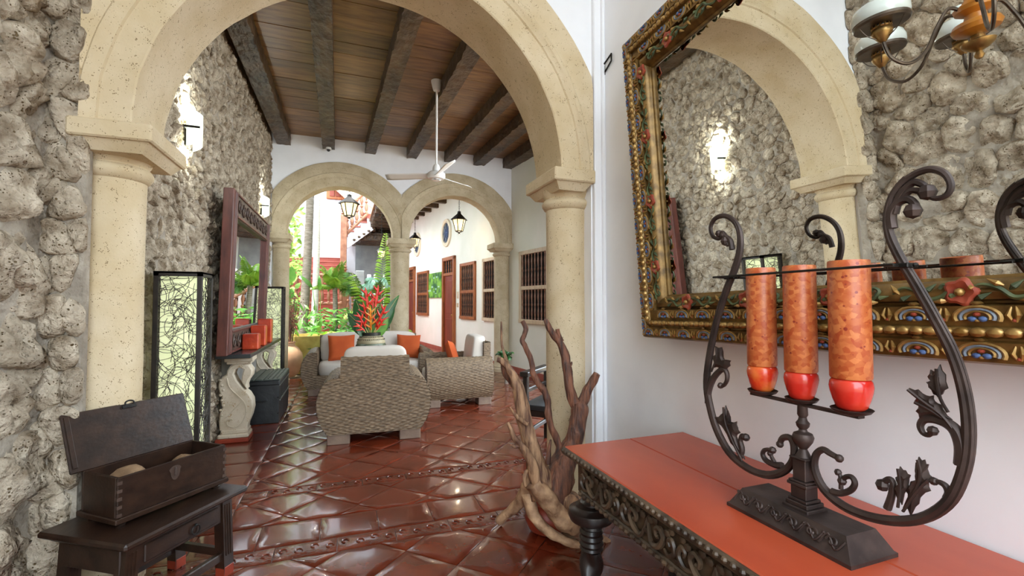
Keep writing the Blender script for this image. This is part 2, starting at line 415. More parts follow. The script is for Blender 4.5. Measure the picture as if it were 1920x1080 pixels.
if resto.v: O('small_border_tiles', resto, m_tileo, floor, kind='stuff')

# ---- left wall of coral stones
wl = MB()
ny, nzv = 110, 54
def wallx(y, z): return XL+.020-.06*(y < YF0)+.014*nz((0, y, z), 3)+.012*nz((7, y, z), 9)
wl.grid([[(wallx(-2+11*i/ny, 4.4*j/nzv), -2+11*i/ny, 4.4*j/nzv) for j in range(nzv+1)] for i in range(ny+1)])
wl.box(XL-.3, XL-.05, -2, 9, 0, 4.4); wl.box(XL-.12, -1.135, YF0-.006, YF0+.05, 0, 2.95)
wall_left = S('wall_left', wl, m_mortar)
def voronoi(y0, y1, z0, z1, dy, dz, jit=.38):
    ny_, nz_ = max(2, round((y1-y0)/dy)), max(2, round((z1-z0)/dz)); P = {}
    for i in range(-2, ny_+2):
        for j in range(-2, nz_+2):
            P[i, j] = Vector((y0+(i+.5+random.uniform(-jit, jit)+.5*(j % 2)-.25)*(y1-y0)/ny_, z0+(j+.5+random.uniform(-jit, jit))*(z1-z0)/nz_))
    cells = []
    for i in range(ny_):
        for j in range(nz_):
            p = P[i, j]; poly = [Vector((y0, z0)), Vector((y1, z0)), Vector((y1, z1)), Vector((y0, z1))]
            for a in range(-2, 3):
                for b in range(-2, 3):
                    if (a or b) and poly:
                        q = P.get((i+a, j+b))
                        if q is None: continue
                        n_, mid = q-p, (p+q)/2; out = []
                        for k in range(len(poly)):
                            s0, s1 = (poly[k-1]-mid).dot(n_), (poly[k]-mid).dot(n_)
                            if (s0 < 0) != (s1 < 0): out.append(poly[k-1].lerp(poly[k], s0/(s0-s1)))
                            if s1 < 0: out.append(poly[k])
                        poly = out
            if len(poly) >= 3: cells.append((p, poly))
    return cells
def stone_mb(p, poly, big, na=18):
    c = sum(poly, Vector((0, 0)))/len(poly); R = []
    for k in range(na):
        a = 2*pi*k/na; d = Vector((math.cos(a), math.sin(a))); best = .5
        for i in range(len(poly)):
            e0, e1 = poly[i-1]-c, poly[i]-c; ed = e1-e0; den = d.x*ed.y-d.y*ed.x
            if abs(den) > 1e-9:
                t = (e0.x*ed.y-e0.y*ed.x)/den; s_ = (e0.x*d.y-e0.y*d.x)/den
                if t > 0 and -1e-6 <= s_ <= 1+1e-6: best = min(best, t)
        R.append(best)
    R = [(R[k-1]+4*R[k]+R[(k+1) % na])/6*1.05*(1+.08*nz((k*1.7, p.x*9, p.y*9), 1)) for k in range(na)]
    mean = sum(R)/na; hh = .022+mean*random.uniform(.12, .36); amp = (.034 if big else .024)*min(1, mean/.09); sd_ = random.uniform(0, 99)
    tl = Vector((random.gauss(0, .22), random.gauss(0, .22)))
    V = []
    for t, h in ((1.0, -.006), (.95, hh*.45), (.86, hh*.76), (.70, hh*.94), (.5, hh), (.26, hh*1.02)):
        for k in range(na):
            a = 2*pi*k/na; d = Vector((math.cos(a), math.sin(a)))*R[k]*t
            q = c+d; jitter = amp*(nz((q.x, q.y, sd_), 13)*1.2+abs(nz((q.x, q.y, sd_+5), 24))*1.1-.3+nz((q.x, q.y, sd_+9), 55)*.35)*(.3 if t > .97 else 1)
            V.append((XL+h+jitter+(tl.dot(d) if t < .97 else 0), q.x, q.y))
    V.append((XL+hh*1.0+amp*nz((c.x, c.y, sd_), 11), c.x, c.y))
    F = [(k*na+i, k*na+(i+1) % na, (k+1)*na+(i+1) % na, (k+1)*na+i) for k in range(5) for i in range(na)]
    F += [(5*na+i, 5*na+(i+1) % na, 6*na) for i in range(na)]
    if big: V = [(x-.06, y, z) for x, y, z in V]
    return MB().add(V, F)
cells = [(p, q, True) for p, q in voronoi(.2, YF0-.02, 0, 4.3, .25, .195)]
cells += [(p, q, False) for p, q in voronoi(YF1, YB0, 0, 4.2, .138, .108)]
def svis(c):
    p, poly, big = c
    a = [px((XL+.05, q.x, q.y)) for q in poly]
    A = area([(k[0], k[1]) for k in a]) if all(-150 < k[0] < 2000 and -150 < k[1] < 1150 and k[2] > .1 for k in a) else 0
    vm = [px((2.95-XL, q.x, q.y*.99+.1)) for q in poly]          # the same stone as the wall mirror shows it
    B = area([(k[0], k[1]) for k in vm]) if all(1220 < k[0] < 1960 and -60 < k[1] < 560 for k in vm) else 0
    return max(A, B)
cells.sort(key=lambda c: -svis(c))
sr = MB()
for i, (p, poly, big) in enumerate(cells):
    mb = stone_mb(p, poly, big)
    if i < 270: O('stone', mb, m_stone, wall_left, ang=180)
    else: sr.add(mb.v, mb.f)
O('small_stones', sr, m_stone, wall_left, kind='stuff', ang=180)
for k, (p, poly) in enumerate(voronoi(-.07, .125, 0, 4.3, .17, .18, .25)):      # stones on the narrow strip beside the arch
    mb = stone_mb(p, poly, False); mb.v = [(XL+y, YF0-.012-(x-XL)*.8, z) for x, y, z in mb.v]; mb.f = [f[::-1] for f in mb.f]; O('stone', mb, m_stone, wall_left, ang=180)

# ---- arch walls
def arch_wall(x0, x1, y0, y1, zt, arcs, solid, n=120):
    xs = set(np.linspace(x0, x1, n).tolist())
    for a, b in solid: xs |= {a, a+1e-4, a-1e-4, b, b+1e-4, b-1e-4}
    xs = sorted(x for x in xs if x0 <= x <= x1); mb = MB()
    def zb(x):
        if any(a <= x <= b for a, b in solid): return 0
        z = 0
        for cx_, zc, r in arcs:
            if abs(x-cx_) < r: z = max(z, zc+math.sqrt(r*r-(x-cx_)**2))
        return z if z else arcs[0][1]
    for a, b in zip(xs, xs[1:]):
        za, zb_ = zb(a), zb(b)
        mb.quad((a, y0, za), (b, y0, zb_), (b, y0, zt), (a, y0, zt)); mb.quad((b, y1, zb_), (a, y1, za), (a, y1, zt), (b, y1, zt))
        mb.quad((a, y1, za), (b, y1, zb_), (b, y0, zb_), (a, y0, za))
    return mb
def archivolt(cx_, zc, ri, ro, y0, y1, xa, xb, n=56, dep=.035):
    w = ro-ri
    prof = [(ri, y1), (ri, y0-.004), (ri+.02*w, y0-.01), (ri+.36*w, y0-.01), (ri+.38*w, y0-.02), (ri+.45*w, y0-.024), (ri+.48*w, y0-.034), (ri+.54*w, y0-.036),
            (ri+.57*w, y0-.026), (ri+.93*w, y0-dep), (ro, y0-dep+.008), (ro, y1+.02), (ri+.02*w, y1+.02)]
    mb = MB(); V = []
    for i in range(n+1):
        a = pi*i/n
        for r, y_ in prof:
            rr = r+.006*nz((math.cos(a)*3, y_*3, r+math.sin(a)*3), 3)
            V.append((min(max(cx_+rr*math.cos(a), xa), xb), y_, zc+rr*math.sin(a)))
    k = len(prof)
    F = [(i*k+j, (i+1)*k+j, (i+1)*k+(j+1) % k, i*k+(j+1) % k) for i in range(n) for j in range(k)]
    return mb.add(V, F)
def column(x, y, r, ztop, ax, ay, label, mat, base=True, group=None, cap_h=.22):
    t = T('stone_column', label, 'column', (x, y, 0), 0, group, 'structure')
    s_ = MB(); zs = ztop-cap_h
    pr = ([(r*1.25, 0), (r*1.25, .06), (r*1.12, .08), (r*1.16, .11), (r*1.02, .14)] if base else [(r, 0)])+[(r*(1.0+.015*math.sin(5*k)), .2+(zs-.2)*k/8) for k in range(9)]
    s_.lathe(pr, (x, y, 0), 32); O('shaft', s_, mat, t)
    c = MB()
    c.lathe([(r*.98, zs-.02), (r*1.1, zs-.008), (r*1.2, zs+.012), (r*1.22, zs+.03), (r*1.14, zs+.05), (r*1.06, zs+.055), (r*1.05, zs+.062), (r*1.12, zs+.075), (r*1.2, zs+.1), (r*1.25, zs+.13)], (x, y, 0), 32)
    x0, x1 = ax; y0, y1 = ay; g = .055
    V = [(x0+g, y0+g, zs+.085), (x1-g, y0+g, zs+.085), (x1-g, y1-g, zs+.085), (x0+g, y1-g, zs+.085), (x0+.012, y0+.012, zs+.145), (x1-.012, y0+.012, zs+.145), (x1-.012, y1-.012, zs+.145), (x0+.012, y1-.012, zs+.145)]
    c.add(V, [(3, 2, 1, 0), (4, 5, 6, 7)]+[(i, (i+1) % 4, 4+(i+1) % 4, 4+i) for i in range(4)])
    c.box(x0, x1, y0, y1, zs+.135, ztop, .008)
    O('capital', c, mat, t)
    return t
w = arch_wall(XL, 2.0, YF0, YF1, ZC+.2, [(.17, 2.245, 1.45)], [(XL, -1.16), (1.53, 2.0)])
S('wall_front', w, m_plaster)
a = archivolt(.17, 2.25, 1.14, 1.5, YF0, YF1, -1.16, 1.53)
S('stone_arch', a, m_lime, label='wide cream limestone arch between the entrance and the lounge', cat='arch')
column(-1.12, 2.87, .135, 2.25, (-1.2, -.875), (2.6, 3.11), 'cream limestone column against the coral stone wall behind the open box', m_lime)
column(1.445, 2.85, .138, 2.27, (1.245, 1.54), (2.6, 3.11), 'cream limestone column behind the driftwood, beside the white pier', m_lime)
p = MB(); p.box(1.54, XR+.01, YF0-.035, YF0+.02, 0, ZC+.1, .006); p.tube([(XR-.012, YF0-.04, 0), (XR-.012, YF0-.04, ZC)], .014, 10)
S('trim_1', p, m_plaster)
w = arch_wall(-1.35, 3.3, YB0, YB1, ZC+.2, [(-.08, 2.585, 1.28), (2.02, 2.585, 1.28)], [(-1.35, -1.2), (3.18, 3.3)])
S('wall_back', w, m_plaster)
for cx_, xa, xb, lb in ((-.08, -1.2, .975, 'left far limestone arch opening on the planted courtyard'), (2.02, .975, 3.18, 'right far limestone arch opening on the white corridor')):
    a = archivolt(cx_, 2.585, .9, 1.33, YB0, YB1, xa, xb, dep=.03)
    S('stone_arch', a, m_lime2, label=lb, cat='arch')
column(-1.06, 8.85, .13, 2.59, (-1.3, -.9), (8.6, 9.06), 'far limestone column at the corner of the coral stone wall', m_lime2, cap_h=.24)
column(.966, 8.85, .175, 2.59, (.73, 1.24), (8.6, 9.06), 'middle limestone column shared by the two far arches', m_lime2, cap_h=.24)
column(3.01, 8.85, .155, 2.59, (2.76, 3.2), (8.6, 9.06), 'far limestone column against the long white wall', m_lime2, cap_h=.24)

# ---- right walls, entrance shell
w = MB(); w.box(XR, XR+.3, -.4, YF0, 0, 4.5); S('wall_right', w, m_plaster)  # cut short behind the eye, unseen side left open to admit daylight
w = MB(); w.box(9, 9.2, -8, 9.3, -.1, 2.4); w.box(-1.6, 9, -6.2, -6, -.1, 2.4); S('wall_patio', w, m_plaster)
w = MB()
w.add([wal(6.85, 0), wal(24, 0), wal(24, 4.7), wal(6.85, 4.7), wal(6.85, 0, -.25), wal(24, 0, -.25), wal(24, 4.7, -.25), wal(6.85, 4.7, -.25)],
      [(0, 3, 2, 1), (4, 5, 6, 7), (0, 1, 5, 4), (3, 7, 6, 2), (0, 4, 7, 3), (1, 2, 6, 5)])
S('wall_corridor', w, m_plasterw)  # nearer, unseen stretch left out so daylight reaches the lounge
b = MB(); b.add([wal(6.85, 0, .02), wal(24, 0, .02), wal(24, .12, .02), wal(6.85, .12, .02), wal(6.85, .12, 0), wal(24, .12, 0)], [(0, 3, 2, 1), (3, 4, 5, 2)])
S('baseboard_right', b, m_base)
c = MB(); c.box(XL-.3, XR+.3, -.7, YF0+.1, 4.3, 4.45); S('ceiling_entrance', c, m_plaster)  # stops short out of view to let more sky light in

# ---- lobby ceiling: planks and hewn beams
c = MB(); c.box(XL-.3, 4.1, YF1-.1, YB0+.1, ZC+.03, ZC+.1); ceiling = S('ceiling', c, m_dark)
BEAMS = [(-1.03, .215, 0), (-.31, .2, .015), (.40, .185, .04), (1.148, .19, .035), (1.866, .18, .055), (2.47, .22, .06), (3.1, .24, .07)]
def bx(k, y): x, w_, s_ = BEAMS[k]; return x+s_*(YB0-y)
for k, (x, w_, s_) in enumerate(BEAMS):
    mb = MB(); P = []; sd_ = k*17.3
    nY = 90
    for i in range(nY+1):
        y = YF1-.05+(YB0+.08-YF1)*i/nY; xc_ = bx(k, y); row = []
        for j in range(16):
            a = j/16; 
            per = a*4; side, t = int(per), per-int(per)
            px_, pz_ = ((-.5+t, 0), (.5, t), (.5-t, 1), (-.5, 1-t))[side]
            hew = .013*nz((px_*3+sd_, y*7, pz_*3), 1.6)+.006*nz((px_*8, y*16, sd_), 1)
            row.append((xc_+px_*(w_+2*hew), y, ZB+pz_*(ZC+.02-ZB)+(hew*1.2 if pz_ < .3 else 0)))
        P.append(row)
    mb.grid([r[::-1] for r in P], wrap=True); n_ = 16
    mb.add(P[0], [tuple(range(16))]); mb.add(P[-1], [tuple(range(16))[::-1]])
    O('beam', mb, m_beam, ceiling, ang=50)
edges = [lambda y: XL-.1]+[(lambda y, k=k: bx(k, y)) for k in range(7)]+[lambda y: xw(y)+.1]
for k in range(8):
    y = YF1-.06+random.uniform(-.15, 0)
    while y < YB0:
        y2 = min(y+random.uniform(.2, .29), YB0+.05); ya = max(y, YF1-.06)
        if y2-ya > .03:
            mb = MB(); z0 = ZC+random.uniform(-.003, .003)
            mb.add([(edges[k](ya), ya+.003, z0), (edges[k+1](ya), ya+.003, z0), (edges[k+1](y2), y2-.003, z0), (edges[k](y2), y2-.003, z0),
                    (edges[k](ya), ya, z0+.03), (edges[k+1](ya), ya, z0+.03), (edges[k+1](y2), y2, z0+.03), (edges[k](y2), y2, z0+.03)],
                   [(0, 3, 2, 1), (4, 5, 6, 7), (0, 1, 5, 4), (1, 2, 6, 5), (2, 3, 7, 6), (3, 0, 4, 7)])
            O('plank', mb, m_plank, ceiling)
        y = y2

# ---- windows with turned balusters, doors, rounds on the long wall
def wbox(mb, ya, yb, z0, z1, o0, o1, mi=0, bev=.006):
    L = math.hypot(1, .129)
    mb.box(ya*L, yb*L, o0, o1, z0, z1, bev, fn=lambda p: wal(p.x/L, p.z, p.y), mi=mi)
def turned(mb, base, h, r, n=8, mi=0):
    pr = [(r*.9, 0), (r*.9, .05), (r*.45, .08), (r*.75, .14), (r, .24), (r*.62, .36), (r*.4, .44), (r*.85, .48), (r*.85, .52), (r*.4, .56), (r*.62, .64), (r, .76), (r*.75, .86), (r*.45, .92), (r*.9, .95), (r*.9, 1)]
    mb.lathe([(a, b*h) for a, b in pr], base, n, mi=mi)
def window(name, ya, yb, z0, z1, mat, label, nb=7, deep=True):
    t = T(name, label, 'window', wal((ya+yb)/2, z0, 0), 0, None, 'structure')
    f = MB(); fw = .075
    wbox(f, ya, yb, z1-fw, z1, -.02, .05); wbox(f, ya, yb, z0, z0+fw, -.02, .06); wbox(f, ya, ya+fw, z0, z1, -.02, .05); wbox(f, yb-fw, yb, z0, z1, -.02, .05)
    O('window_frame', f, mat, t)
    zm = (z0+z1)/2-.02
    r = MB(); wbox(r, ya+fw, yb-fw, zm-.035, zm+.035, .0, .045); O('middle_rail', r, mat, t)
    k = MB(); wbox(k, ya+.03, yb-.03, z0+.03, z1-.03, .002, .008, bev=0); O('painted_dark_backing', k, m_darkback, t)  # flat dark panel on solid wall, painted for the shade inside
    me = None
    for za, zb_ in ((z0+fw, zm-.035), (zm+.035, z1-fw)):
        for i in range(nb):
            yy = ya+fw+(yb-ya-2*fw)*(i+.5)/nb
            if me is None:
                bm_ = MB(); turned(bm_, (0, 0, 0), 1, .02); me = mesh_of('baluster', bm_, m_bal, (0, 0, 0))
            o = piece('baluster', me, t, Matrix.Translation(wal(yy, za, .03)-WO[t]) @ Matrix.Diagonal((1, 1, zb_-za, 1)))
    return t
window('window_1', 7.22, 8.29, 1.0, 2.385, m_wpale, 'pale framed baluster window in the lounge beside the limestone column', 8)
window('window_2', 9.06, 10.06, .98, 2.395, m_wpale, 'baluster window just past the far column, half hidden by it')
window('window_3', 10.5, 11.49, .98, 2.39, m_wwood, 'brown framed baluster window right of the open corridor door')
window('window_4', 14.22, 15.48, .985, 2.40, m_wwood, 'reddish baluster window left of the green painting')
def door(name, ya, yb, zt, label):
    t = T(name, label, 'door', wal((ya+yb)/2, 0, 0), 0, None, 'structure')
    f = MB(); fw = .1
    wbox(f, ya, ya+fw, 0, zt, -.02, .07); wbox(f, yb-fw, yb, 0, zt, -.02, .07); wbox(f, ya, yb, zt-fw, zt, -.02, .07); wbox(f, ya+fw, yb-fw, zt-.52, zt-.44, .0, .06)
    O('door_frame', f, m_wwood, t)
    l = MB(); wbox(l, ya+fw, yb-fw, 0, zt-.52, .0, .02)
    for za, zb_ in ((.15, .95), (1.1, zt-.66)): wbox(l, ya+fw+.12, yb-fw-.12, za, zb_, .01, .032)
    O('door_leaf', l, m_door, t)
    v = MB(); wbox(v, ya+fw, yb-fw, zt-.44, zt-fw, .0, .01, bev=0); O('transom_pane', v, m_darkback, t)  # pane painted dark in place of the unlit space behind
    for i in range(3):
        b_ = MB(); turned(b_, wal(ya+fw+(yb-ya-2*fw)*(i+1)/4, zt-.44, .03), .34, .02); O('transom_baluster', b_, m_wwood, t)
    h = MB(); h.ball(wal(ya+fw+.07, 1.05, .05), .03); O('door_handle', h, m_brass, t)
door('door_1', 11.87, 12.83, 2.65, 'tall red-brown corridor door with transom right of the painting')
door('door_2', 15.75, 16.7, 2.63, 'red-brown corridor door partly hidden by the middle column')
def rnd_window(name, y, z, r, label):
    t = T(name, label, 'window', wal(y, z-r, 0), 0, None, 'structure')
    fm = lambda p: wal(y, z, 0)+WD*p.x+Vector((0, 0, p.y))+WN*p.z
    f = MB(); f.lathe([(r*.72, .005), (r*.74, .045), (r*.82, .055), (r*.88, .04), (r*.92, .055), (r, .045), (r*1.02, 0)], (0, 0, 0), 40, fn=fm); O('round_frame', f, m_cream, t)
    g = MB(); g.lathe([(1e-4, .012), (r*.75, .012)], (0, 0, 0), 40, fn=fm); O('pane', g, m_greyb, t)
    b_ = MB()
    for a in (0, pi/4, pi/2, 3*pi/4):
        d = Vector((math.cos(a), math.sin(a), 0))*r*.72; b_.tube([fm(-d+Vector((0, 0, .02))), fm(d+Vector((0, 0, .02)))], .009, 6)
    b_.lathe([(r*.22, .02), (r*.26, .035), (r*.3, .02)], (0, 0, 0), 24, fn=fm); O('grille', b_, m_blue, t)
rnd_window('window_5', 12.6, 3.35, .39, 'nearer round window with pale moulded rim high on corridor wall')
rnd_window('window_6', 15.55, 3.36, .4, 'farther round window behind the hanging corridor lantern')
t = T('green_painting', 'square green abstract canvas hanging between the door and a window', 'painting', wal(13.58, 1.535))
f = MB(); wbox(f, 13.0, 14.16, 1.535, 2.28, .0, .04, bev=.004); O('canvas', f, m_pic1, t)
f = MB()
for i in range(9):
    yy, zz = 13.1+.95*random.random(), 1.6+.6*random.random(); wbox(f, yy, yy+.1+.1*random.random(), zz, zz+.02+.05*random.random(), .03, .0415, bev=0)
O('paint_stroke', f, m_lf4, t, kind='stuff')
t = T('wall_switch', 'small brass switch plate beside the corridor door', 'switch', wal(11.72, 1.25))
f = MB(); wbox(f, 11.66, 11.78, 1.5, 1.68, 0, .012, bev=.003); O('plate', f, m_wpale, t); f = MB(); wbox(f, 11.68, 11.76, 1.28, 1.38, 0, .03, bev=.003); O('switch_box', f, m_wpale, t)

# ---- corridor and courtyard shell
g = MB(); g.box(-30, 30, YB1+.3, 40, -.2, -.03); g.box(-30, 30, -30, -2.2, -.2, -.03); g.box(4.2, 30, -2.2, YB1+.3, -.2, -.03); g.box(-30, -1.6, -2.2, YB1+.3, -.2, -.03)
S('ground', g, m_ground)
g = MB(); g.add([(.7, YB1+.3, -.03), (xw(YB1+.3), YB1+.3, -.03), (xw(24), 24, -.03), (.7, 24, -.03), (.7, YB1+.3, .0), (xw(YB1+.3), YB1+.3, .0), (xw(24), 24, 0), (.7, 24, 0)], [(4, 5, 6, 7), (0, 4, 7, 3), (0, 1, 5, 4)])
S('floor_corridor', g, m_cvfloor)
r = MB(); r.add([(.8, YB1, 4.42), (xw(YB1)+.1, YB1, 4.42), (xw(24)+.1, 24, 4.42), (.8, 24, 4.42), (.8, YB1, 4.5), (xw(YB1)+.1, YB1, 4.5), (xw(24)+.1, 24, 4.5), (.8, 24, 4.5)],
           [(0, 3, 2, 1), (4, 5, 6, 7), (0, 1, 5, 4), (3, 0, 4, 7), (1, 2, 6, 5), (2, 3, 7, 6)])
roof = S('ceiling_corridor', r, m_plank)
y = 9.2
while y < 20:
    j = MB(); j.box(.85, xw(y)+.05, y-.07, y+.07, 4.2, 4.43, .01); O('joist', j, m_beam, roof); y += .7

# ---------------------------------------------------------------- wicker lounge set
def weave(a, b, wx=.055, wz=.018, A=.0085):
    i, j = math.floor(a/wx), math.floor(b/wz); fx_, fz_ = a/wx-i, b/wz-j
    return A*(.5+.5*math.sin(pi*fx_)*(1 if (i+j) % 2 else -1))*math.sin(pi*fz_)**.6
def wgrid(mb, fn, s0, s1, t0, t1, ds=.0125, dt=.0043):
    """fn(s, t) -> (point, normal); the woven relief follows arc lengths s and t"""
    ns, nt = max(2, int((s1-s0)/ds)), max(2, int((t1-t0)/dt)); P = []
    for i in range(ns+1):
        row = []
        for j in range(nt+1):
            s, t = s0+(s1-s0)*i/ns, t0+(t1-t0)*j/nt; p, n_ = fn(s, t); row.append(Vector(p)+Vector(n_)*weave(s, t))
        P.append(row)
    mb.grid(P)
def superq(mb, c, s, e=.3, n=24, k=14, fn=None):
    f = lambda x: math.copysign(abs(x)**e, x); P = []
    for i in range(k+1):
        a = -pi/2+pi*i/k; row = []
        for j in range(n):
            b = 2*pi*j/n
            p = Vector((c[0]+s[0]/2*f(math.cos(a))*f(math.cos(b)), c[1]+s[1]/2*f(math.cos(a))*f(math.sin(b)), c[2]+s[2]/2*f(math.sin(a))))
            row.append(fn(p) if fn else p)
        P.append(row)
    mb.grid(P, wrap=True)
OUTER = [(.10, -.105), (.18, -.05), (.26, -.02), (.33, -.005), (.42, 0), (.5, -.015), (.56, -.04), (.61, -.075), (.635, -.11), (.648, -.15)]
def outx(z, half): return half+float(np.interp(z, [a for a, b in OUTER], [b for a, b in OUTER]))
def lounge(label, cat, name, W, D, loc, rz, wb, ncush=1, group=None, cush_h=.30, zsc=1.0):
    t = T(name, label, cat, loc, rz, group); half = W/2; yb, yf = -D/2, D/2
    zt = .648*zsc
    ox = lambda z: outx(z/zsc, half)
    b = MB()                                                # back panel, outline of the barrel arms with a narrower raised back
    n1 = lambda s, tt: ((max(-1, min(1, s/half))*ox(tt), yb, tt), (0, -1, 0))
    wgrid(b, n1, -half, half, .10, zt)
    up = lambda s, tt: ((s, yb, zt+tt), (0, -1, 0)) if tt < .19 else (((s, yb+.05*(1-math.cos((tt-.19)/.06*pi/2))*1.0+0, zt+.19+.012*math.sin(min((tt-.19)/.06, 1)*pi/2)), (0, -.3, 1)) if tt < .25 else ((s, yb+.05+(tt-.25 if tt < .29 else .04), zt+.202-(max(0, tt-.29))), (0, .3 if tt < .29 else 1, 1 if tt < .29 else 0)))
    wgrid(b, up, -wb/2, wb/2, 0, .5, dt=.0045)
    for sx in (-1, 1): b.quad((sx*wb/2, yb, zt-.01), (sx*wb/2, yb+.09, zt-.01), (sx*wb/2, yb+.09, zt+.19), (sx*wb/2, yb, zt+.19))
    O('back_panel', b, m_wicker, t, local=True, ang=180)
    for sx in (-1, 1):                                      # barrel arms
        zz = np.linspace(.10, .648, 26); pts = [Vector((ox(z*zsc), z*zsc)) for z in zz]+[Vector((half-.19, zt-.002)), Vector((half-.215, zt-.03)), Vector((half-.22, zt-.08)), Vector((half-.22, .3))]
        L = [0]
        for p0, p1 in zip(pts, pts[1:]): L.append(L[-1]+(p1-p0).length)
        Lx, X, Z = L, [p.x for p in pts], [p.y for p in pts]
        def fa(s, tt):
            x, z = float(np.interp(tt, Lx, X)), float(np.interp(tt, Lx, Z)); x2, z2 = float(np.interp(tt+.004, Lx, X)), float(np.interp(tt+.004, Lx, Z))
            d = Vector((x2-x, 0, z2-z)); d = d.normalized() if d.length else Vector((0, 0, -1))
            return (sx*x, s, z), (sx*d.z, 0, -d.x)
        a = MB(); wgrid(a, fa, yb, yf, 0, L[-1])
        fr = lambda s, tt: ((sx*(half-.22+(ox(tt)-half+.22)*s/.22), yf, tt), (0, 1, 0))
        wgrid(a, fr, 0, .22, .10, zt)
        O('arm', a, m_wicker, t, local=True, ang=180)
    f = MB(); wgrid(f, lambda s, tt: ((s, yf-.02, tt), (0, 1, 0)), -half+.2, half-.2, .10, .30)
    f.box(-half+.2, half-.2, yb+.02, yf-.025, .09, .29); f.box(-wb/2+.03, wb/2-.03, yb+.02, yb+.06, .2, zt+.15)
    f.box(-half+.12, half-.12, yb+.01, yf-.03, .095, .16)
    O('seat_frame', f, m_wicker, t, local=True, ang=180)
    for sx in (-1, 1):
        for y in (yb+.10, yf-.10):
            k = MB(); k.box(sx*(half-.205)-.105, sx*(half-.205)+.105, y-.09, y+.09, 0, .115, .006); O('foot', k, m_feet, t, local=True)
    cw = W-.45
    k = MB(); superq(k, (0, .06, .37), (cw, D-.16, .2), .28); O('seat_cushion', k, m_cush, t, local=True, ang=180)
    k = MB(); tilt = .12
    superq(k, (0, yb+.19, .40+cush_h), (cw-.02, .19, cush_h*2), .3, fn=lambda p: Vector((p.x, p.y-(p.z-.45)*tilt, p.z+.006*nz(p, 5)))); O('back_cushion', k, m_cush, t, local=True, ang=180)
    return t
lounge('wicker armchair seen from behind in the middle of the floor, nearest to the camera', 'armchair', 'wicker_armchair', 1.10, .84, (.318, 4.795+.42, 0), rad(-3.3), .665, group='wicker armchairs of the lounge set', cush_h=.275)
lounge('wicker armchair side-on to the camera with one orange pillow, right of the other armchair', 'armchair', 'wicker_armchair', 1.05, .90, (1.475, 6.46, 0), rad(88), .665, group='wicker armchairs of the lounge set', cush_h=.265)
lounge('long wicker sofa with cream cushions facing the camera behind the flower vase', 'sofa', 'wicker_sofa', 2.02, .90, (.40, 7.86, 0), rad(180), 1.58, cush_h=.25)
def pillow(label, loc, rz, s=.42, lean=.2, roll=0):
    mb = MB(); n = 14; Mx = Matrix.Translation(loc) @ Matrix.Rotation(rz, 4, 'Z') @ Matrix.Rotation(-lean, 4, 'X') @ Matrix.Rotation(roll, 4, 'Y')
    for sg in (1, -1):
        P = []
        for i in range(n+1):
            row = []
            for j in range(n+1):
                u, v = -1+2*i/n, -1+2*j/n; h = .075*(max(0, 1-u**4)*max(0, 1-v**4))**.5
                row.append(Mx @ Vector((u*s/2*(1-.07*(1-v*v)), sg*h, v*s/2*(1-.07*(1-u*u))+s/2)))
            P.append(row if sg > 0 else row[::-1])
        mb.grid(P)
    tag(O('orange_pillow', mb, m_orange, ang=180), label, 'pillow', 'orange pillows of the lounge set')
pillow('orange pillow on the sofa left of the flower vase', (-.04, 7.86, .46), rad(8), .42, .25)
pillow('orange pillow on the sofa right of the flower vase', (1.0, 7.86, .46), rad(-6), .40, .25, .05)
pillow('orange pillow propped in the side-on wicker armchair', (1.50, 6.42, .47), rad(78), .40, .30, .1)

# coffee table, vase and heliconias
t = T('coffee_table', 'low dark wooden coffee table hidden behind the armchair, under the flower vase', 'table', (.36, 6.5, 0))
b = MB(); b.box(-.02, .74, 6.1, 6.9, .38, .43, .01); O('table_top', b, m_dark, t)
b = MB(); b.box(.03, .69, 6.15, 6.85, .12, .15, .006); O('lower_shelf', b, m_dark, t)
for x in (.02, .64):
    for y in (6.14, 6.80): b = MB(); b.box(x, x+.06, y, y+.06, 0, .38, .006); O('leg', b, m_dark, t)
VC = (.335, 6.5, .43)
t = T('flower_vase', 'squat patterned pottery vase holding red heliconias on the coffee table', 'vase', VC)
b = MB(); b.lathe([(.11, 0), (.15, .02), (.19, .2), (.2, .34), (.192, .40), (.185, .42)], VC, 36); O('body', b, m_vase3, t)
b = MB(); b.lathe([(.187, .418), (.19, .43), (.165, .49), (.135, .515), (.125, .52)], VC, 36); O('shoulder', b, m_vase1, t, label='sandy shoulder with a line pattern')
b = MB(); b.lathe([(.12, .515), (.128, .52), (.13, .56), (.122, .565), (.10, .56), (.10, .45)], VC, 36); O('rim', b, m_vase2, t)
b = MB()
for k in range(40):
    a = 2*pi*k/40
    for r, z in ((.176, .47), (.15, .505)): b.ball((VC[0]+r*math.cos(a), VC[1]+r*math.sin(a), VC[2]+z), .007, 5)
O('dotted_line', b, m_vase2, t, kind='stuff')
for k in range(7):
    a = 2*pi*k/7-pi/2+.45; d = Vector((math.cos(a), math.sin(a), 0)); s_ = Vector((-math.sin(a), math.cos(a), 0)); b = MB()
    P = []
    for i in range(9):
        row = []
        for j in range(9):
            rr = .078*i/8; an = 2*pi*j/8; aa = a+rr*math.cos(an)/.195; z = .33+rr*.95*math.sin(an); rad_ = .2035-.0008*abs(z-.33)*60
            row.append(Vector((VC[0]+rad_*math.cos(aa), VC[1]+rad_*math.sin(aa), VC[2]+z)))
        P.append(row)
    b.grid(P); O('black_oval', b, m_vase2, t)
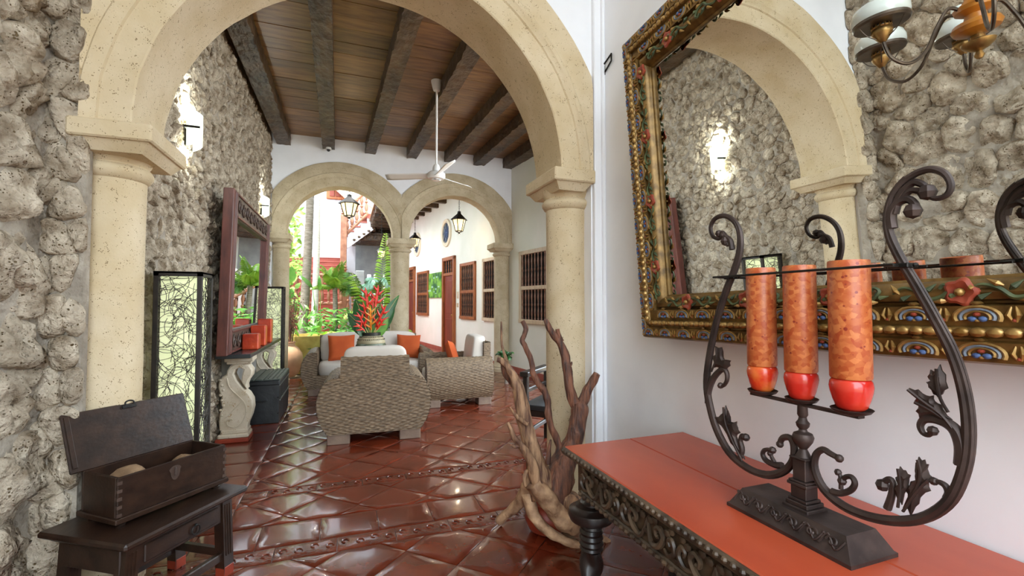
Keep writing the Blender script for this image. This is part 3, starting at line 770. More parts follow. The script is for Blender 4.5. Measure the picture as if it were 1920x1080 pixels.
def leaf(mb, p, d, up, L, W, bend=.3, fold=.12, nseg=8, tip=.75, wav=0):
    d = Vector(d).normalized(); up = Vector(up); side = d.cross(up); side = side.normalized() if side.length > 1e-3 else d.orthogonal().normalized(); nrm = side.cross(d).normalized()
    P = []; c = Vector(p); a = 0
    for i in range(nseg+1):
        t_ = i/nseg; w_ = W/2*max(.02, math.sin(pi*t_**tip))**.8; a = bend*t_*t_
        ax = d*math.cos(a)-nrm*math.sin(a); nn = nrm*math.cos(a)+d*math.sin(a)
        q = c+Vector((0, 0, 0)); ww = wav*math.sin(t_*25)
        P.append([q-side*w_+nn*(w_*fold+ww), q+nn*0, q+side*w_+nn*(w_*fold-ww)]); c = c+ax*(L/nseg)
    mb.grid(P)
t = T('heliconia_bouquet', 'bouquet of red heliconia flowers with broad green leaves in the patterned vase', 'bouquet', (VC[0], VC[1], VC[2]+.56))
rim = Vector((VC[0], VC[1], VC[2]+.5))
for u, v, y, W, L_, m_ in ((668, 565, 6.62, .26, .6, m_lf3), (655, 590, 6.55, .22, .5, m_lf3), (738, 570, 6.6, .24, .6, m_lf3), (745, 558, 6.5, .15, .62, m_lf3), (725, 600, 6.45, .2, .42, m_lf2), (690, 555, 6.72, .24, .6, m_lf2), (712, 590, 6.7, .24, .5, m_lf3), (668, 610, 6.42, .16, .36, m_lf3)):
    tp = onY(u, v, y); d = tp-rim; b = MB(); leaf(b, rim, d, (0, -1, .2), d.length*1.08, W, .25, .15, 12, .8, .004); O('broad_leaf', b, m_, t)
    b = MB(); b.tube([rim, rim+d*.5, rim+d], [.005, .004, .002], 5); O('leaf_rib', b, m_stem, t)
def heliconia(u, v, y, nb, m_, size):
    tp = onY(u, v, y); b = MB(); b.tube(spl([rim+Vector(((tp.x-rim.x)*.1, 0, 0)), rim.lerp(tp, .5)+Vector((0, 0, -.01)), tp], 4), [.007, .004], 6); O('stem', b, m_stem, t)
    b = MB(); ax = (tp-rim).normalized(); sd_ = ax.cross(Vector((0, -1, 0))).normalized()
    for k in range(nb):
        q = tp-ax*(k*size*.36); s_ = 1 if k % 2 else -1; L_ = size*(.55+.1*k)
        d = (sd_*s_*.85+ax*.62+Vector((0, random.uniform(-.3, .1), 0))).normalized(); wv_ = size*.17
        b.tube(spl([q-ax*.01, q+d*L_*.35-ax*L_*.08, q+d*L_*.7, q+d*L_+ax*L_*.12], 3), lerpr([wv_*.5, wv_, wv_*.55, .002], 10), 6, flat=.7)
    b.tube([tp-ax*size*.36*nb, tp, tp+ax*size*.45], [size*.1, size*.12, .003], 6)
    O('bract_spike', b, m_, t)
for u, v, y, nb, m_, s_ in ((686, 548, 6.45, 4, m_helr, .15), (708, 544, 6.5, 4, m_helr, .16), (682, 574, 6.4, 4, m_helr, .13), (720, 580, 6.4, 5, m_helr, .15), (673, 592, 6.38, 4, m_helr, .13), (694, 580, 6.34, 7, m_helo, .12), (672, 610, 6.34, 3, m_helr, .12), (716, 604, 6.38, 3, m_helr, .12), (700, 560, 6.52, 3, m_helr, .12)):
    heliconia(u, v, y, nb, m_, s_)

# ---------------------------------------------------------------- left side: wire lamps, console with swans, framed mirror, trunk
def wire_lamp(x0, x1, y0, y1, h, label):
    t = T('wire_floor_lamp', label, 'lamp', ((x0+x1)/2, (y0+y1)/2, 0), group='tall wire mesh floor lamps by the stone wall')
    f = MB(); r = .014
    for x in (x0+r, x1-r):
        for y in (y0+r, y1-r): f.box(x-r, x+r, y-r, y+r, 0, h, .003)
    for z in (.02, h-.015):
        f.box(x0, x1, y0, y0+2*r, z-.015, z+.015); f.box(x0, x1, y1-2*r, y1, z-.015, z+.015); f.box(x0, x0+2*r, y0, y1, z-.015, z+.015); f.box(x1-2*r, x1, y0, y1, z-.015, z+.015)
    f.box(x0, x1, y0, y1, h-.012, h-.002)
    O('frame', f, m_lampwire, t)
    c = MB(); g = .03; c.box(x0+g, x1-g, y0+g, y1-g, .03, h-.03, .004); O('paper_core', c, m_lampcore, t, label='lit pale paper core')
    w_ = MB(); rnd = random.Random(int(y0*100))
    for side in range(4):
        W = (x1-x0) if side < 2 else (y1-y0)
        def P(a, z, o):
            return ((x0+a, y0+.004+o, z), (x0+a, y1-.004-o, z), (x0+.004+o, y0+a, z), (x1-.004-o, y0+a, z))[side]
        for k in range(350 if side != 1 else 140):
            a, z = rnd.uniform(.01, W-.01), rnd.uniform(.03, h-.03); an, cv = rnd.uniform(0, 6.28), rnd.uniform(-14, 14); pts = []; o = rnd.uniform(0, .006)
            for i in range(7):
                pts.append(P(a, z, o)); a += math.cos(an)*.027; z += math.sin(an)*.027; an += cv*.027
                if not (.004 < a < W-.004 and .02 < z < h-.02): break
            if len(pts) > 2: w_.tube(pts, .0019, 3, cap=False)
    O('wire_mesh', w_, m_lampwire, t, kind='stuff')
wire_lamp(-1.15, -.885, 3.5, 3.77, 1.60, 'tall black wire mesh floor lamp nearer, behind the open wooden box')
wire_lamp(-1.155, -.875, 7.6, 7.87, 1.635, 'tall black wire mesh floor lamp farther, beside the far arch')

t = T('console_table', 'stone console with dark shelf carried by carved swans along the stone wall', 'console', (-1.0, 6.2, 0))
b = MB(); b.box(-1.17, -.862, 5.08, 7.27, .853, .893, .006); O('shelf', b, m_shelf, t)
b = MB(); b.box(XL+.04, -1.11, 5.5, 7.2, 0, .853, .01); O('back_slab', b, m_slabm, t)
SW = [(140, 850), (135, 770), (145, 690), (165, 650), (150, 600), (160, 560), (140, 520), (130, 470), (140, 420), (165, 390), (200, 375), (205, 340), (230, 300), (270, 280), (330, 272), (390, 290), (420, 330), (415, 380), (385, 420), (370, 460), (376, 492), (352, 480), (325, 430), (330, 380), (345, 330), (310, 312), (275, 330), (262, 370), (285, 420), (340, 488), (390, 530), (420, 580), (426, 650), (410, 720), (380, 790), (372, 850)]
def c6(X, Y): return (380+X*.2222, 620+Y*.2222)
def swan(dy):
    y0 = 5.30+dy
    def w(X, Y, c=0): p = onY(*c6(X, Y), 5.30); return Vector((p.x, p.y+dy+c, p.z))
    b = MB(); b.prism([(w(*p).x, w(*p).z) for p in SW], lambda a, z, c: Vector((a, y0+c, z)), .15, .012); sw = O('swan', b, m_swan, t)
    b = MB()
    b.tube(spl([w(205, 400, -.004), w(230, 480, -.006), w(300, 550, -.006), w(355, 610, -.006), (w(368, 690, -.006)), w(330, 780, -.006), w(270, 815, -.006), w(215, 800, -.006), w(205, 765, -.006), w(230, 745, -.006), w(255, 752, -.006)], 4), .0055, 6)
    b.tube(spl([w(330, 600, -.002), w(270, 660, -.005), w(215, 720, -.004), w(185, 740, -.002)], 4), .004, 5)
    for k in range(8): q = w(150+(k % 3)*12, 420+k*42, .0); b.ball(q, .014, 8, sy=.6)
    O('wing_relief', b, m_swan, sw)
    b = MB(); zt = .853
    x0, x1 = w(185, 250).x, w(430, 250).x
    b.box(x0, x1, y0-.03, y0+.19, .80, zt, .008); b.box(x0+.02, x1-.02, y0-.015, y0+.175, .775, .802, .006); O('swan_capital', b, m_swan, t)
    x0, x1 = w(110, 900).x, w(395, 900).x
    b = MB(); b.box(x0+.04, x1-.015, y0-.01, y0+.17, .075, .12, .01); b.box(x0+.015, x1-.005, y0-.03, y0+.19, .035, .08, .012); O('plinth', b, m_swan, t)
    b = MB(); b.box(x0, x1, y0-.05, y0+.21, 0, .04, .006); O('plinth_foot', b, m_darkred, t, label='red painted foot of the plinth')
swan(0); swan(1.62)
t = T('framed_mirror', 'tall carved dark wood framed mirror standing on the console against the stone wall', 'mirror', (-1.11, 6.2, .893))
y0, y1, z0, z1, xf = 4.95, 7.15, .893, 2.49, -1.04
def ln(p): p = Vector(p); p.x += .035*(p.z-z0)/(z1-z0); return p
def fbar(mb, ya, yb_, za, zb_, x0=xf-.09, x1=xf, bev=.006): mb.box(x0, x1, ya, yb_, za, zb_, bev, fn=ln)
b = MB(); fbar(b, y0, y0+.2, z0, z1); O('stile', b, m_redw, t); b = MB(); fbar(b, y1-.2, y1, z0, z1); O('stile', b, m_redw, t)
b = MB(); fbar(b, y0+.2, y1-.2, z1-.26, z1, x1=xf-.008); O('top_rail', b, m_carvw, t); b = MB(); fbar(b, y0+.2, y1-.2, z0, z0+.24, x1=xf-.008); O('bottom_rail', b, m_carvw, t)
b = MB()
for ya in (y0, y1-.2):
    for k in (.06, .1, .14): b.box(xf-.004, xf+.006, ya+k, ya+k+.02, z0+.02, z1-.02, .004, fn=ln)
for za in (z1-.25, z1-.03, z0+.01, z0+.21): b.box(xf-.01, xf+.006, y0+.2, y1-.2, za, za+.02, .004, fn=ln)
O('moulding', b, m_redw, t)
sm = MB()
sm.tube([(.004, .075*math.cos(a)*(1-a/12), .075*math.sin(a)*(1-a/12)) for a in np.linspace(0, 9, 24)], .008, 5)
for k in range(5): a = k*1.2; sm.ball((.004, .05*math.cos(a), .05*math.sin(a)), .016, 6, sx=.5)
sme = mesh_of('scroll_carving', sm, m_carvw, (0, 0, 0))
for k in range(9):
    for z in (z1-.13, z0+.12): piece('scroll_carving', sme, t, Matrix.Translation(ln((xf-.006, y0+.3+k*.2, z))-WO[t]) @ Matrix.Rotation(k*pi, 4, 'X'))
b = MB(); b.box(xf-.045, xf-.04, y0+.19, y1-.19, z0+.23, z1-.25, fn=ln); O('mirror_glass', b, m_mirror, t)
for (u0, u1, y, zt, lb) in ((471, 500, 5.55, 1.06, 'shortest and nearest of the three red-orange wax blocks on the console'), (482, 517, 6.0, 1.13, 'middle of the three red-orange wax blocks on the console'), (490, 524, 6.45, 1.19, 'tallest and farthest of the three red-orange wax blocks on the console')):
    x1 = -.875; mb = MB(); mb.box(x1-.155, x1, y, y+.15, .893, zt, .01); mb.box(x1-.125, x1-.03, y+.03, y+.12, zt-.03, zt-.01)
    tag(O('wax_block', mb, m_redbox), lb, 'candle', 'red wax blocks on the console')
t = T('leather_trunk', 'old black leather trunk with slatted lid on the floor under the console', 'trunk', (-.88, 6.4, 0))
b = MB()
P = []
for i in range(24):
    y = 5.92+.93*i/23; row = []
    for j in range(20):
        per = j/20*4; s_, f_ = int(per), per-int(per); a, z = ((f_, 0), (1, f_), (1-f_, 1), (0, 1-f_))[s_]
        row.append((-1.06+.35*a+.006*nz((a*4, y*5, z*5), 1.5)*(1 if 0 < a else 0), y, .01+.44*z+.006*nz((a*3, y*5, z*4+9), 1.3)))
    P.append(row[::-1])
b.grid(P, wrap=True); b.add(P[0], [tuple(range(20))]); b.add(P[-1], [tuple(range(20))[::-1]])
O('case', b, m_leather, t)
b = MB(); b.box(-1.065, -.703, 5.91, 6.86, .44, .50, .012); O('lid', b, m_leather, t)
for k in range(4): b = MB(); b.box(-1.05+.09*k, -.975+.09*k, 5.915, 6.855, .498, .512, .004); O('slat', b, m_slat, t)
b = MB(); b.box(-.707, -.699, 5.95, 6.84, .255, .27); b.box(-.708, -.70, 5.92, 6.85, .435, .445); O('edging_strip', b, m_metal, t)
b = MB()
for k in range(10):
    for x in (-.74, -.83): b.ball((x, 5.97+k*.09, .513), .006, 6)
for z in (.12, .3): b.ball((-.72, 5.915, z), .01, 6)
O('stud', b, m_blackiron, t, kind='stuff')
b = MB(); b.tube(spl([(-.95, 5.91, .28), (-.93, 5.895, .27), (-.85, 5.895, .27), (-.83, 5.91, .28)], 4), .008, 6); O('handle', b, m_leather, t)

# wall sconces
def sconce(y, z, label):
    t = T('wall_sconce', label, 'sconce', (XL+.02, y, z), group='half-round opal wall sconces')
    b = MB(); n = 14; P = []
    for i in range(8):
        row = []
        for j in range(n+1):
            a = -pi/2+pi*j/n; zz = -.155+.31*i/7
            row.append((XL+.075+.085*math.cos(a), y+.085*math.sin(a), z+zz-.035*math.cos(a)*zz/.155))
        P.append(row)
    b.grid(P); o = O('opal_shade', b, m_glow, t); mod = o.modifiers.new('t', 'SOLIDIFY'); mod.thickness = .006
    b = MB(); b.box(XL+.04, XL+.06, y-.012, y+.012, z-.13, z+.03); b.box(XL+.05, XL+.165, y-.092, y-.084, z-.012, z+.004); b.box(XL+.05, XL+.06, y-.09, y+.01, z-.012, z+.004); O('bracket', b, m_blackiron, t)
    ld = bpy.data.lights.new('sconce_bulb', 'POINT'); ld.energy = 4; ld.color = (.93, 1, .94); ld.shadow_soft_size = .03
    lo = bpy.data.objects.new('sconce_bulb', ld); COL.objects.link(lo); lo.location = (XL+.11, y, z+.19)
    l2 = bpy.data.lights.new('sconce_bulb', 'POINT'); l2.energy = 1.6; l2.color = (.93, 1, .94); l2.shadow_soft_size = .03
    lo = bpy.data.objects.new('sconce_bulb', l2); COL.objects.link(lo); lo.location = (XL+.10, y, z-.2)
sconce(4.24, 2.775, 'half-round lit opal wall sconce nearer, high on the stone wall')
sconce(7.66, 2.84, 'half-round lit opal wall sconce farther, beyond the framed mirror')

# ceiling fan and little camera
fc = onZ(819, 152, ZC)
t = T('ceiling_fan', 'white ceiling fan on a long rod hanging between the beams', 'fan', (fc.x, fc.y, ZC))
b = MB(); b.lathe([(.075, 0), (.075, -.015), (.06, -.08), (.045, -.13), (.03, -.14), (1e-4, -.14)], fc, 24); O('canopy', b, m_white, t)
zm = onY(818, 330, fc.y).z
b = MB(); b.tube([(fc.x, fc.y, ZC-.1), (fc.x, fc.y, zm+.1)], .014, 10); O('rod', b, m_white, t)
b = MB(); b.lathe([(1e-4, .15), (.03, .15), (.045, .12), (.05, .06), (.09, .05), (.115, .03), (.118, -.015), (.10, -.04), (.06, -.045), (.055, -.065), (1e-4, -.065)], (fc.x, fc.y, zm), 28); O('motor', b, m_white, t)
b = MB()
for k in range(5): b.box(fc.x-.04+.018*k, fc.x-.03+.018*k, fc.y-.058, fc.y-.053, zm-.063, zm-.05)
O('vent', b, m_black, t)
for k in range(3):
    a = rad(35+120*k); d = Vector((math.cos(a), math.sin(a), 0)); s_ = Vector((-d.y, d.x, 0)); b = MB(); c0 = Vector((fc.x, fc.y, zm-.0)); P = []
    for i in range(10):
        r = .1+.58*i/9; wd = .05+.015*i/9 if i < 9 else .04
        P.append([c0+d*r+s_*wd*q+Vector((0, 0, .024*q)) for q in (-1, -.5, 0, .5, 1)])
    b.grid(P); o = O('blade', b, m_white, t); md = o.modifiers.new('t', 'SOLIDIFY'); md.thickness = .005
q = onZ(615, 277, ZB-.03)
q = Vector((bx(1, 8.55), 8.55, ZB))
t = T('security_camera', 'tiny white dome camera under the second beam by the back wall', 'camera', q)
b = MB(); b.lathe([(1e-4, -.01), (.045, -.01), (.05, -.03), (.05, -.05), (1e-4, -.05)], q, 18); O('housing', b, m_white, t)
b = MB(); b.ball((q.x, q.y-.02, q.z-.055), .032, 10); O('lens', b, m_black, t)

# ---------------------------------------------------------------- left foreground: bench with drawer, open box, two round stones
A = Vector((.545, .838, 0)).normalized(); B = Vector((.838, -.545, 0)).normalized()
F0 = Vector((-.803, 2.235, 0))            # front corner of the bench top
def bn(p): return F0+A*p[0]-B*p[1]+Vector((0, 0, p[2]))     # local: x along the front, y to the back, z up
t = T('wooden_bench', 'small dark wooden bench table with a drawer in front of the stone wall', 'table', bn((.3, .24, 0)))
BL, BD, BZ = .615, .475, .44
b = MB(); b.box(0, BL, 0, BD, BZ-.028, BZ, .008, fn=bn); O('bench_top', b, m_dark, t)
b = MB(); b.box(.03, BL-.03, .05, BD-.03, BZ-.05, BZ-.026, .006, fn=bn); O('top_moulding', b, m_dark, t)
def legbar(x, y, splx, sply, lab=None):
    b = MB(); V = []
    for z, k in ((0, 1), (.1, .78), (BZ-.05, 0)):
        cx_, cy_ = x+splx*k, y+sply*k; V += [bn((cx_-.028, cy_-.028, z)), bn((cx_+.028, cy_-.028, z)), bn((cx_+.028, cy_+.028, z)), bn((cx_-.028, cy_+.028, z))]
    F = [(3, 2, 1, 0), (8, 9, 10, 11)]+[(k*4+i, k*4+(i+1) % 4, (k+1)*4+(i+1) % 4, (k+1)*4+i) for k in range(2) for i in range(4)]
    b.add(V, F); l = O('leg', b, m_dark, t)
    g = MB()
    for o in (-.014, .0, .014): g.tube([bn((x+splx*.75+o, y+sply*.75-.029, .11)), bn((x+o, y-.029, BZ-.07))], .0035, 5)
    O('leg_fluting', g, m_dark, l)
    f = MB(); k = 1.0; f.box(x+splx-.030, x+splx+.030, y+sply-.030, y+sply+.030, 0, .055, .004, fn=bn); O('painted_foot', f, m_darkred, l, label='worn red foot')
legbar(.075, .085, -.02, -.0); legbar(BL-.075, .085, .02, 0); legbar(.075, BD-.085, -.02, .0); legbar(BL-.075, BD-.085, .02, .0)
b = MB(); b.box(.10, BL-.10, .065, .085, BZ-.155, BZ-.05, .004, fn=bn); d = O('drawer', b, m_dark, t)
b = MB(); b.box(.125, BL-.125, .058, .07, BZ-.14, BZ-.065, .004, fn=bn); O('drawer_panel', b, m_dark, d)
b = MB(); c0 = bn((BL/2+.05, .05, BZ-.112)); b.tube([c0+A*.021*math.cos(a)+Vector((0, 0, .021*math.sin(a))) for a in np.linspace(0, 2*pi, 20)], .0032, 6); b.ball(c0+Vector((0, 0, .022)), .007, 8); O('ring_pull', b, m_blackiron, d)
for (x0, x1, y0, y1, z0, z1) in ((.06, BL-.06, .07, .10, .085, .125), (.06, BL-.06, BD-.10, BD-.07, .085, .125), (.05, .08, .08, BD-.08, .10, .14), (BL-.08, BL-.05, .08, BD-.08, .10, .14), (.04, .10, .08, BD-.09, BZ-.15, BZ-.05), (BL-.10, BL-.04, .08, BD-.09, BZ-.15, BZ-.05), (.08, BL-.08, BD-.1, BD-.07, BZ-.15, BZ-.05)):
    b = MB(); b.box(x0, x1, y0, y1, z0, z1, .004, fn=bn); O('stretcher', b, m_dark, t)

BX0 = Vector((-.894, 2.40, BZ)); XA = Vector((.639, .769, 0)).normalized(); XB = Vector((.769, -.639, 0)).normalized()
def bo(p): return BX0+XA*p[0]-XB*p[1]+Vector((0, 0, p[2]))
L_, D_, h0, h1 = .49, .245, .035, .216
t = T('wooden_box', 'old dark wooden box with its lid open, standing on the small bench', 'box', bo((.24, .12, 0)))
b = MB(); b.box(-.012, L_+.012, -.014, D_+.012, h0-.012, h0+.012, .004, fn=bo); O('bottom_board', b, m_dark, t)
for nm, (x0, x1, y0, y1) in (('front_board', (0, L_, 0, .014)), ('rear_board', (0, L_, D_-.014, D_)), ('end_board', (0, .014, .014, D_-.014)), ('end_board', (L_-.014, L_, .014, D_-.014))):
    b = MB(); b.box(x0, x1, y0, y1, h0+.01, h1, .003, fn=bo); O(nm, b, m_dark, t)
b = MB(); b.prism([(.235+.028*math.cos(a)*(1 if math.sin(a) > 0 else .8), .172+(.022 if math.sin(a) > 0 else .045)*math.sin(a)) for a in np.linspace(0, 2*pi, 18)[:-1]], lambda x, z, c: bo((x, -.003+c, z)), .004)
b.tube([bo((.235, -.004, .185)), bo((.235, -.006, .15))], .005, 6); O('lock_plate', b, m_carvw, t)
for k in range(5):
    for xa in (-.003, L_-.016): b = MB(); b.box(xa, xa+.019, -.003, .008, .05+.034*k, .064+.034*k, fn=bo); O('dovetail', b, m_carvw, t)
for x in (.03, L_-.03):
    for y in (.03, D_-.03): b = MB(); b.lathe([(.018, 0), (.02, .008), (.013, .018), (.018, .026)], bo((x, y, 0)), 10); O('foot', b, m_dark, t)
la = rad(20)
def lidp(p): return bo((p[0], D_+.004+math.sin(la)*p[1]+math.cos(la)*p[2], h1-.004+math.cos(la)*p[1]-math.sin(la)*p[2]))
b = MB(); b.box(-.035, L_+.012, 0, .265, 0, .016, .004, fn=lidp); b.box(-.03, -.012, .02, .25, -.012, .002, .002, fn=lidp); ld_ = O('lid', b, m_dark, t)
b = MB(); b.tube([lidp((.235+.02*math.cos(a), .262+.014*math.sin(a), -.004)) for a in np.linspace(0, 2*pi, 14)], .004, 6); b.box(.20, .26, .24, .255, -.008, .0, fn=lidp); O('hasp', b, m_blackiron, ld_)
for lb, x, y, r in (('large round brown stone in the near end of the open box', .10, .11, .072), ('rounded brown stone half hidden in the far end of the open box', .37, .13, .07)):
    mb = MB(); c0 = bo((x, y, h0+.012+r*1.62)) if x < .2 else bo((x, y, h0+.012+r*1.2)); P = []
    for i in range(13):
        a = -pi/2+pi*i/12; P.append([c0+Vector((math.cos(a)*math.cos(q), math.cos(a)*math.sin(q), math.sin(a)*.8))*r*(1+.12*nz((math.cos(q)*math.cos(a), math.sin(q)*math.cos(a), math.sin(a)+x*9), 2.2)) for q in np.linspace(0, 2*pi, 19)[:-1]])
    mb.grid(P, wrap=True); tag(O('round_stone', mb, m_thatch, ang=180), lb, 'stone', 'stones in the wooden box')
mb = MB(); mb.box(.016, L_-.016, .016, D_-.016, h0+.012, h0+.075, fn=bo); mb2 = MB()
for k in range(14):
    q = bo((random.uniform(.04, L_-.04), random.uniform(.04, D_-.04), h0+.08)); mb2.ball(q, random.uniform(.018, .03), 7)
o = O('pebbles', mb2, m_thatch, None, 'brown pebbles filling the bottom of the open wooden box', 'stones', kind='stuff')
mb2 = MB()

# ---------------------------------------------------------------- carved table with red top
TX0, TX1, TY0, TY1, TZ = .927, 1.60, .05, 1.875, .75
t = T('carved_side_table', 'long carved dark table with red top under the gilded mirror', 'table', ((TX0+TX1)/2, (TY0+TY1)/2, 0))
for k in range(2):
    xm = TX0+.012+(TX1-TX0-.012)*(.0 if k == 0 else .52); xn = TX0+.012+(TX1-TX0-.012)*(.518 if k == 0 else 1)
    b = MB(); b.box(xm, xn, TY0, TY1-.002, TZ-.03, TZ, .004); O('top_board', b, m_top, t)
b = MB(); b.box(TX0, TX0+.02, TY0, TY1+.004, TZ-.036, TZ-.004, .006); b.box(TX0, TX1, TY1-.01, TY1+.008, TZ-.036, TZ-.004, .006); O('edge_moulding', b, m_apron, t)
b = MB()
for k in range(62): b.ball((TX0-.001, TY1-.012-.029*k, TZ-.014), .0095, 7, sy=1.1)
for k in range(22): b.ball((TX0+.02+.03*k, TY1+.008, TZ-.014), .0095, 7)
O('edge_bead', b, m_apron, t, kind='stuff')
ax_, az0, az1 = TX0+.03, TZ-.165, TZ-.036
b = MB(); b.box(ax_, ax_+.025, TY0+.02, TY1-.12, az0, az1, .004); b.box(ax_-.008, ax_+.025, TY0+.02, TY1-.12, az0-.012, az0+.014, .005); O('apron', b, m_apron, t)
b = MB(); b.box(TX0+.1, TX1-.03, TY1-.05, TY1-.025, az0, az1, .004); O('end_apron', b, m_apron, t)
sm = MB()
sm.tube(spl([(-.004, -.075, .03), (-.010, -.05, -.035), (-.012, -.01, -.03), (-.012, .015, .005), (-.012, -.002, .03), (-.012, -.022, .018), (-.012, -.018, .0), (-.012, -.006, .003)], 4), lerpr([.006, .010, .010, .008, .007], 29), 6)
sm.tube(spl([(-.004, .01, -.03), (-.012, .04, -.035), (-.012, .066, -.01), (-.012, .055, .02), (-.012, .038, .012), (-.012, .044, -.004)], 4), lerpr([.006, .009, .006], 21), 6)
for k, (y, z, l) in enumerate(((-.055, .035, .03), (-.03, .042, .028), (.03, .03, .03), (.05, .042, .026), (-.068, -.01, .022), (.07, -.036, .02))): sm.ball((-.009, y, z), l*.55, 7, sx=.5, sz=.8)
sme = mesh_of('carved_scroll', sm, m_apron, (0, 0, 0))
for k in range(11):
    y = TY1-.21-.15*k
    if y > TY0+.08: piece('carved_scroll', sme, t, Matrix.Translation(Vector((ax_, y, (az0+az1)/2+.003))-WO[t]) @ Matrix.Scale(-1 if k % 2 else 1, 4, (0, 1, 0)))
b = MB()
for k in range(48): b.ball((ax_-.008, TY1-.13-.034*k, az0-.0), .011, 6, sy=1.3)
O('lower_egg_moulding', b, m_apron, t, kind='stuff')
def leg(x, y):
    b = MB(); b.box(x-.045, x+.045, y-.045, y+.045, TZ-.20, TZ-.035, .01); b.lathe([(.04, TZ-.225), (.05, TZ-.2)], (x, y, 0), 4); O('leg_block', b, m_apron, t)
    b = MB(); z = TZ-.21
    b.lathe([(.03, z), (.042, z-.012), (.05, z-.02), (.05, z-.03), (.07, z-.036), (.075, z-.045), (.098, z-.055), (.102, z-.075), (.094, z-.095), (.062, z-.11), (.048, z-.12), (.05, z-.13), (.044, z-.137), (.052, z-.15), (.046, z-.162), (.053, z-.175), (.047, z-.187), (.054, z-.2), (.046, z-.213), (.052, z-.222), (.045, z-.23)][::-1], (x, y, 0), 28)
    P = []
    for i in range(44):
        zz = z-.228-(z-.278)*i/43; P.append([(x+(.040+.013*math.sin(2*a+zz*36))*math.cos(a), y+(.040+.013*math.sin(2*a+zz*36))*math.sin(a), zz) for a in np.linspace(0, 2*pi, 21)[:-1]])
    b.grid([r[::-1] for r in P], wrap=True)
    b.lathe([(.045, 0), (.06, .01), (.06, .03), (.04, .05)], (x, y, 0), 20); O('leg', b, m_turn, t)
leg(TX0+.105, TY1-.075); leg(TX1-.09, TY1-.075); leg(TX0+.105, TY0+.09); leg(TX1-.09, TY0+.09)
for x in (TX0+.105, TX1-.09): b = MB(); b.box(x-.02, x+.02, TY0+.09, TY1-.075, .08, .12, .006); O('stretcher', b, m_turn, t)

# ---------------------------------------------------------------- iron candelabra, apples, candles
CX = 1.245
def cx(u, v, o=0): p = onX(u, v, CX); p.x += o; return p
def c8(X, Y): return (1240+X*.7219, 300+Y*.7222)
def pr_(off, sc_): return lambda X, Y, o=0: cx(off[0]+X*sc_, off[1]+Y*sc_, o)
K1 = pr_((1320, 720), .3333); K2 = pr_((1560, 680), .3704); K3 = pr_((1560, 300), .3888); K4 = pr_((1320, 380), .3517); K8 = pr_((1240, 300), .722)
ped = onX(1508, 935, CX); py = ped.y
t = T('iron_candelabra', 'large wrought iron lyre-shaped candelabra standing on the red tabletop', 'candelabra', (CX, py, TZ))
b = MB(); bx0, bx1, by0, by1 = CX-.088, CX+.088, .772, 1.155; q = .032
V = [(bx0, by0, TZ), (bx1, by0, TZ), (bx1, by1, TZ), (bx0, by1, TZ), (bx0, by0, TZ+.010), (bx1, by0, TZ+.010), (bx1, by1, TZ+.010), (bx0, by1, TZ+.010),
     (bx0+.006, by0+.006, TZ+.014), (bx1-.006, by0+.006, TZ+.014), (bx1-.006, by1-.006, TZ+.014), (bx0+.006, by1-.006, TZ+.014),
     (bx0+q, by0+q, TZ+.062), (bx1-q, by0+q, TZ+.062), (bx1-q, by1-q, TZ+.062), (bx0+q, by1-q, TZ+.062)]
b.add(V, [(3, 2, 1, 0), (12, 13, 14, 15)]+[(k*4+i, k*4+(i+1) % 4, (k+1)*4+(i+1) % 4, (k+1)*4+i) for k in range(3) for i in range(4)])
base = O('base', b, m_iron, t)
b = MB(); sl = Vector((q-.006, 0, .048)).normalized()
def bp(s, h): return Vector((bx0+.006, s, TZ+.014))+sl*h+Vector((-.0015, 0, .0005))
for k in range(6):
    y0 = by1-.05-.055*k; sg = 1 if k % 2 else -1
    b.tube([bp(y0+.016*math.cos(a)*(1-a/9)*sg, .027+.014*math.sin(a)*(1-a/9)) for a in np.linspace(0, 6.5, 18)], .0033, 5)
    b.tube(spl([bp(y0+.03, .012), bp(y0+.015, .042), bp(y0-.012, .012), bp(y0-.03, .04)], 4), .003, 5); b.ball(bp(y0+.025, .04), .005, 6)
O('base_scrollwork', b, m_iron, base)
b = MB()
for w_, z0, z1 in ((.040, .06, .07), (.034, .07, .082), (.029, .082, .09), (.024, .09, .125), (.031, .125, .134), (.028, .134, .14), (.02, .14, .20), (.026, .20, .206)): b.box(CX-w_, CX+w_, py-w_, py+w_, TZ+z0, TZ+z1, .002)
zt = onX(1504, 748, CX).z-TZ
b.lathe([(.022, .204), (.013, .222), (.010, .228), (.016, .236), (.024, .248), (.028, .262), (.024, .272), (.012, .278), (.010, .284), (.016, .292), (.018, .302), (.012, .31), (.01, .318), (.014, .326), (.012, zt)], (CX, py, TZ), 20)
O('pedestal', b, m_iron, t)
b = MB(); e0, e1 = onX(1411, 737, CX), onX(1616, 785, CX); b.box(CX-.012, CX+.012, e1.y, e0.y, e0.z-.004, e0.z+.003, .001); O('cross_bar', b, m_iron, t)
zb = e0.z
ARM_R = [(462, 775), (438, 762), (420, 752), (402, 765), (398, 800), (420, 850), (470, 895), (540, 925), (620, 937), (690, 925), (750, 880), (785, 800), (796, 710), (786, 610), (757, 510), (712, 420), (662, 330), (618, 255), (592, 195), (588, 140), (606, 85), (645, 45), (695, 24), (735, 35), (752, 65), (742, 90), (715, 100), (690, 92), (684, 80)]
ARM_L = [(308, 738), (315, 722), (335, 722), (345, 745), (342, 780), (318, 808), (275, 818), (225, 800), (178, 760), (145, 700), (126, 635), (119, 575), (128, 500), (145, 420), (168, 345), (192, 285), (205, 235), (204, 190), (190, 160), (165, 145), (140, 152), (128, 175), (134, 198), (150, 205), (160, 196)]
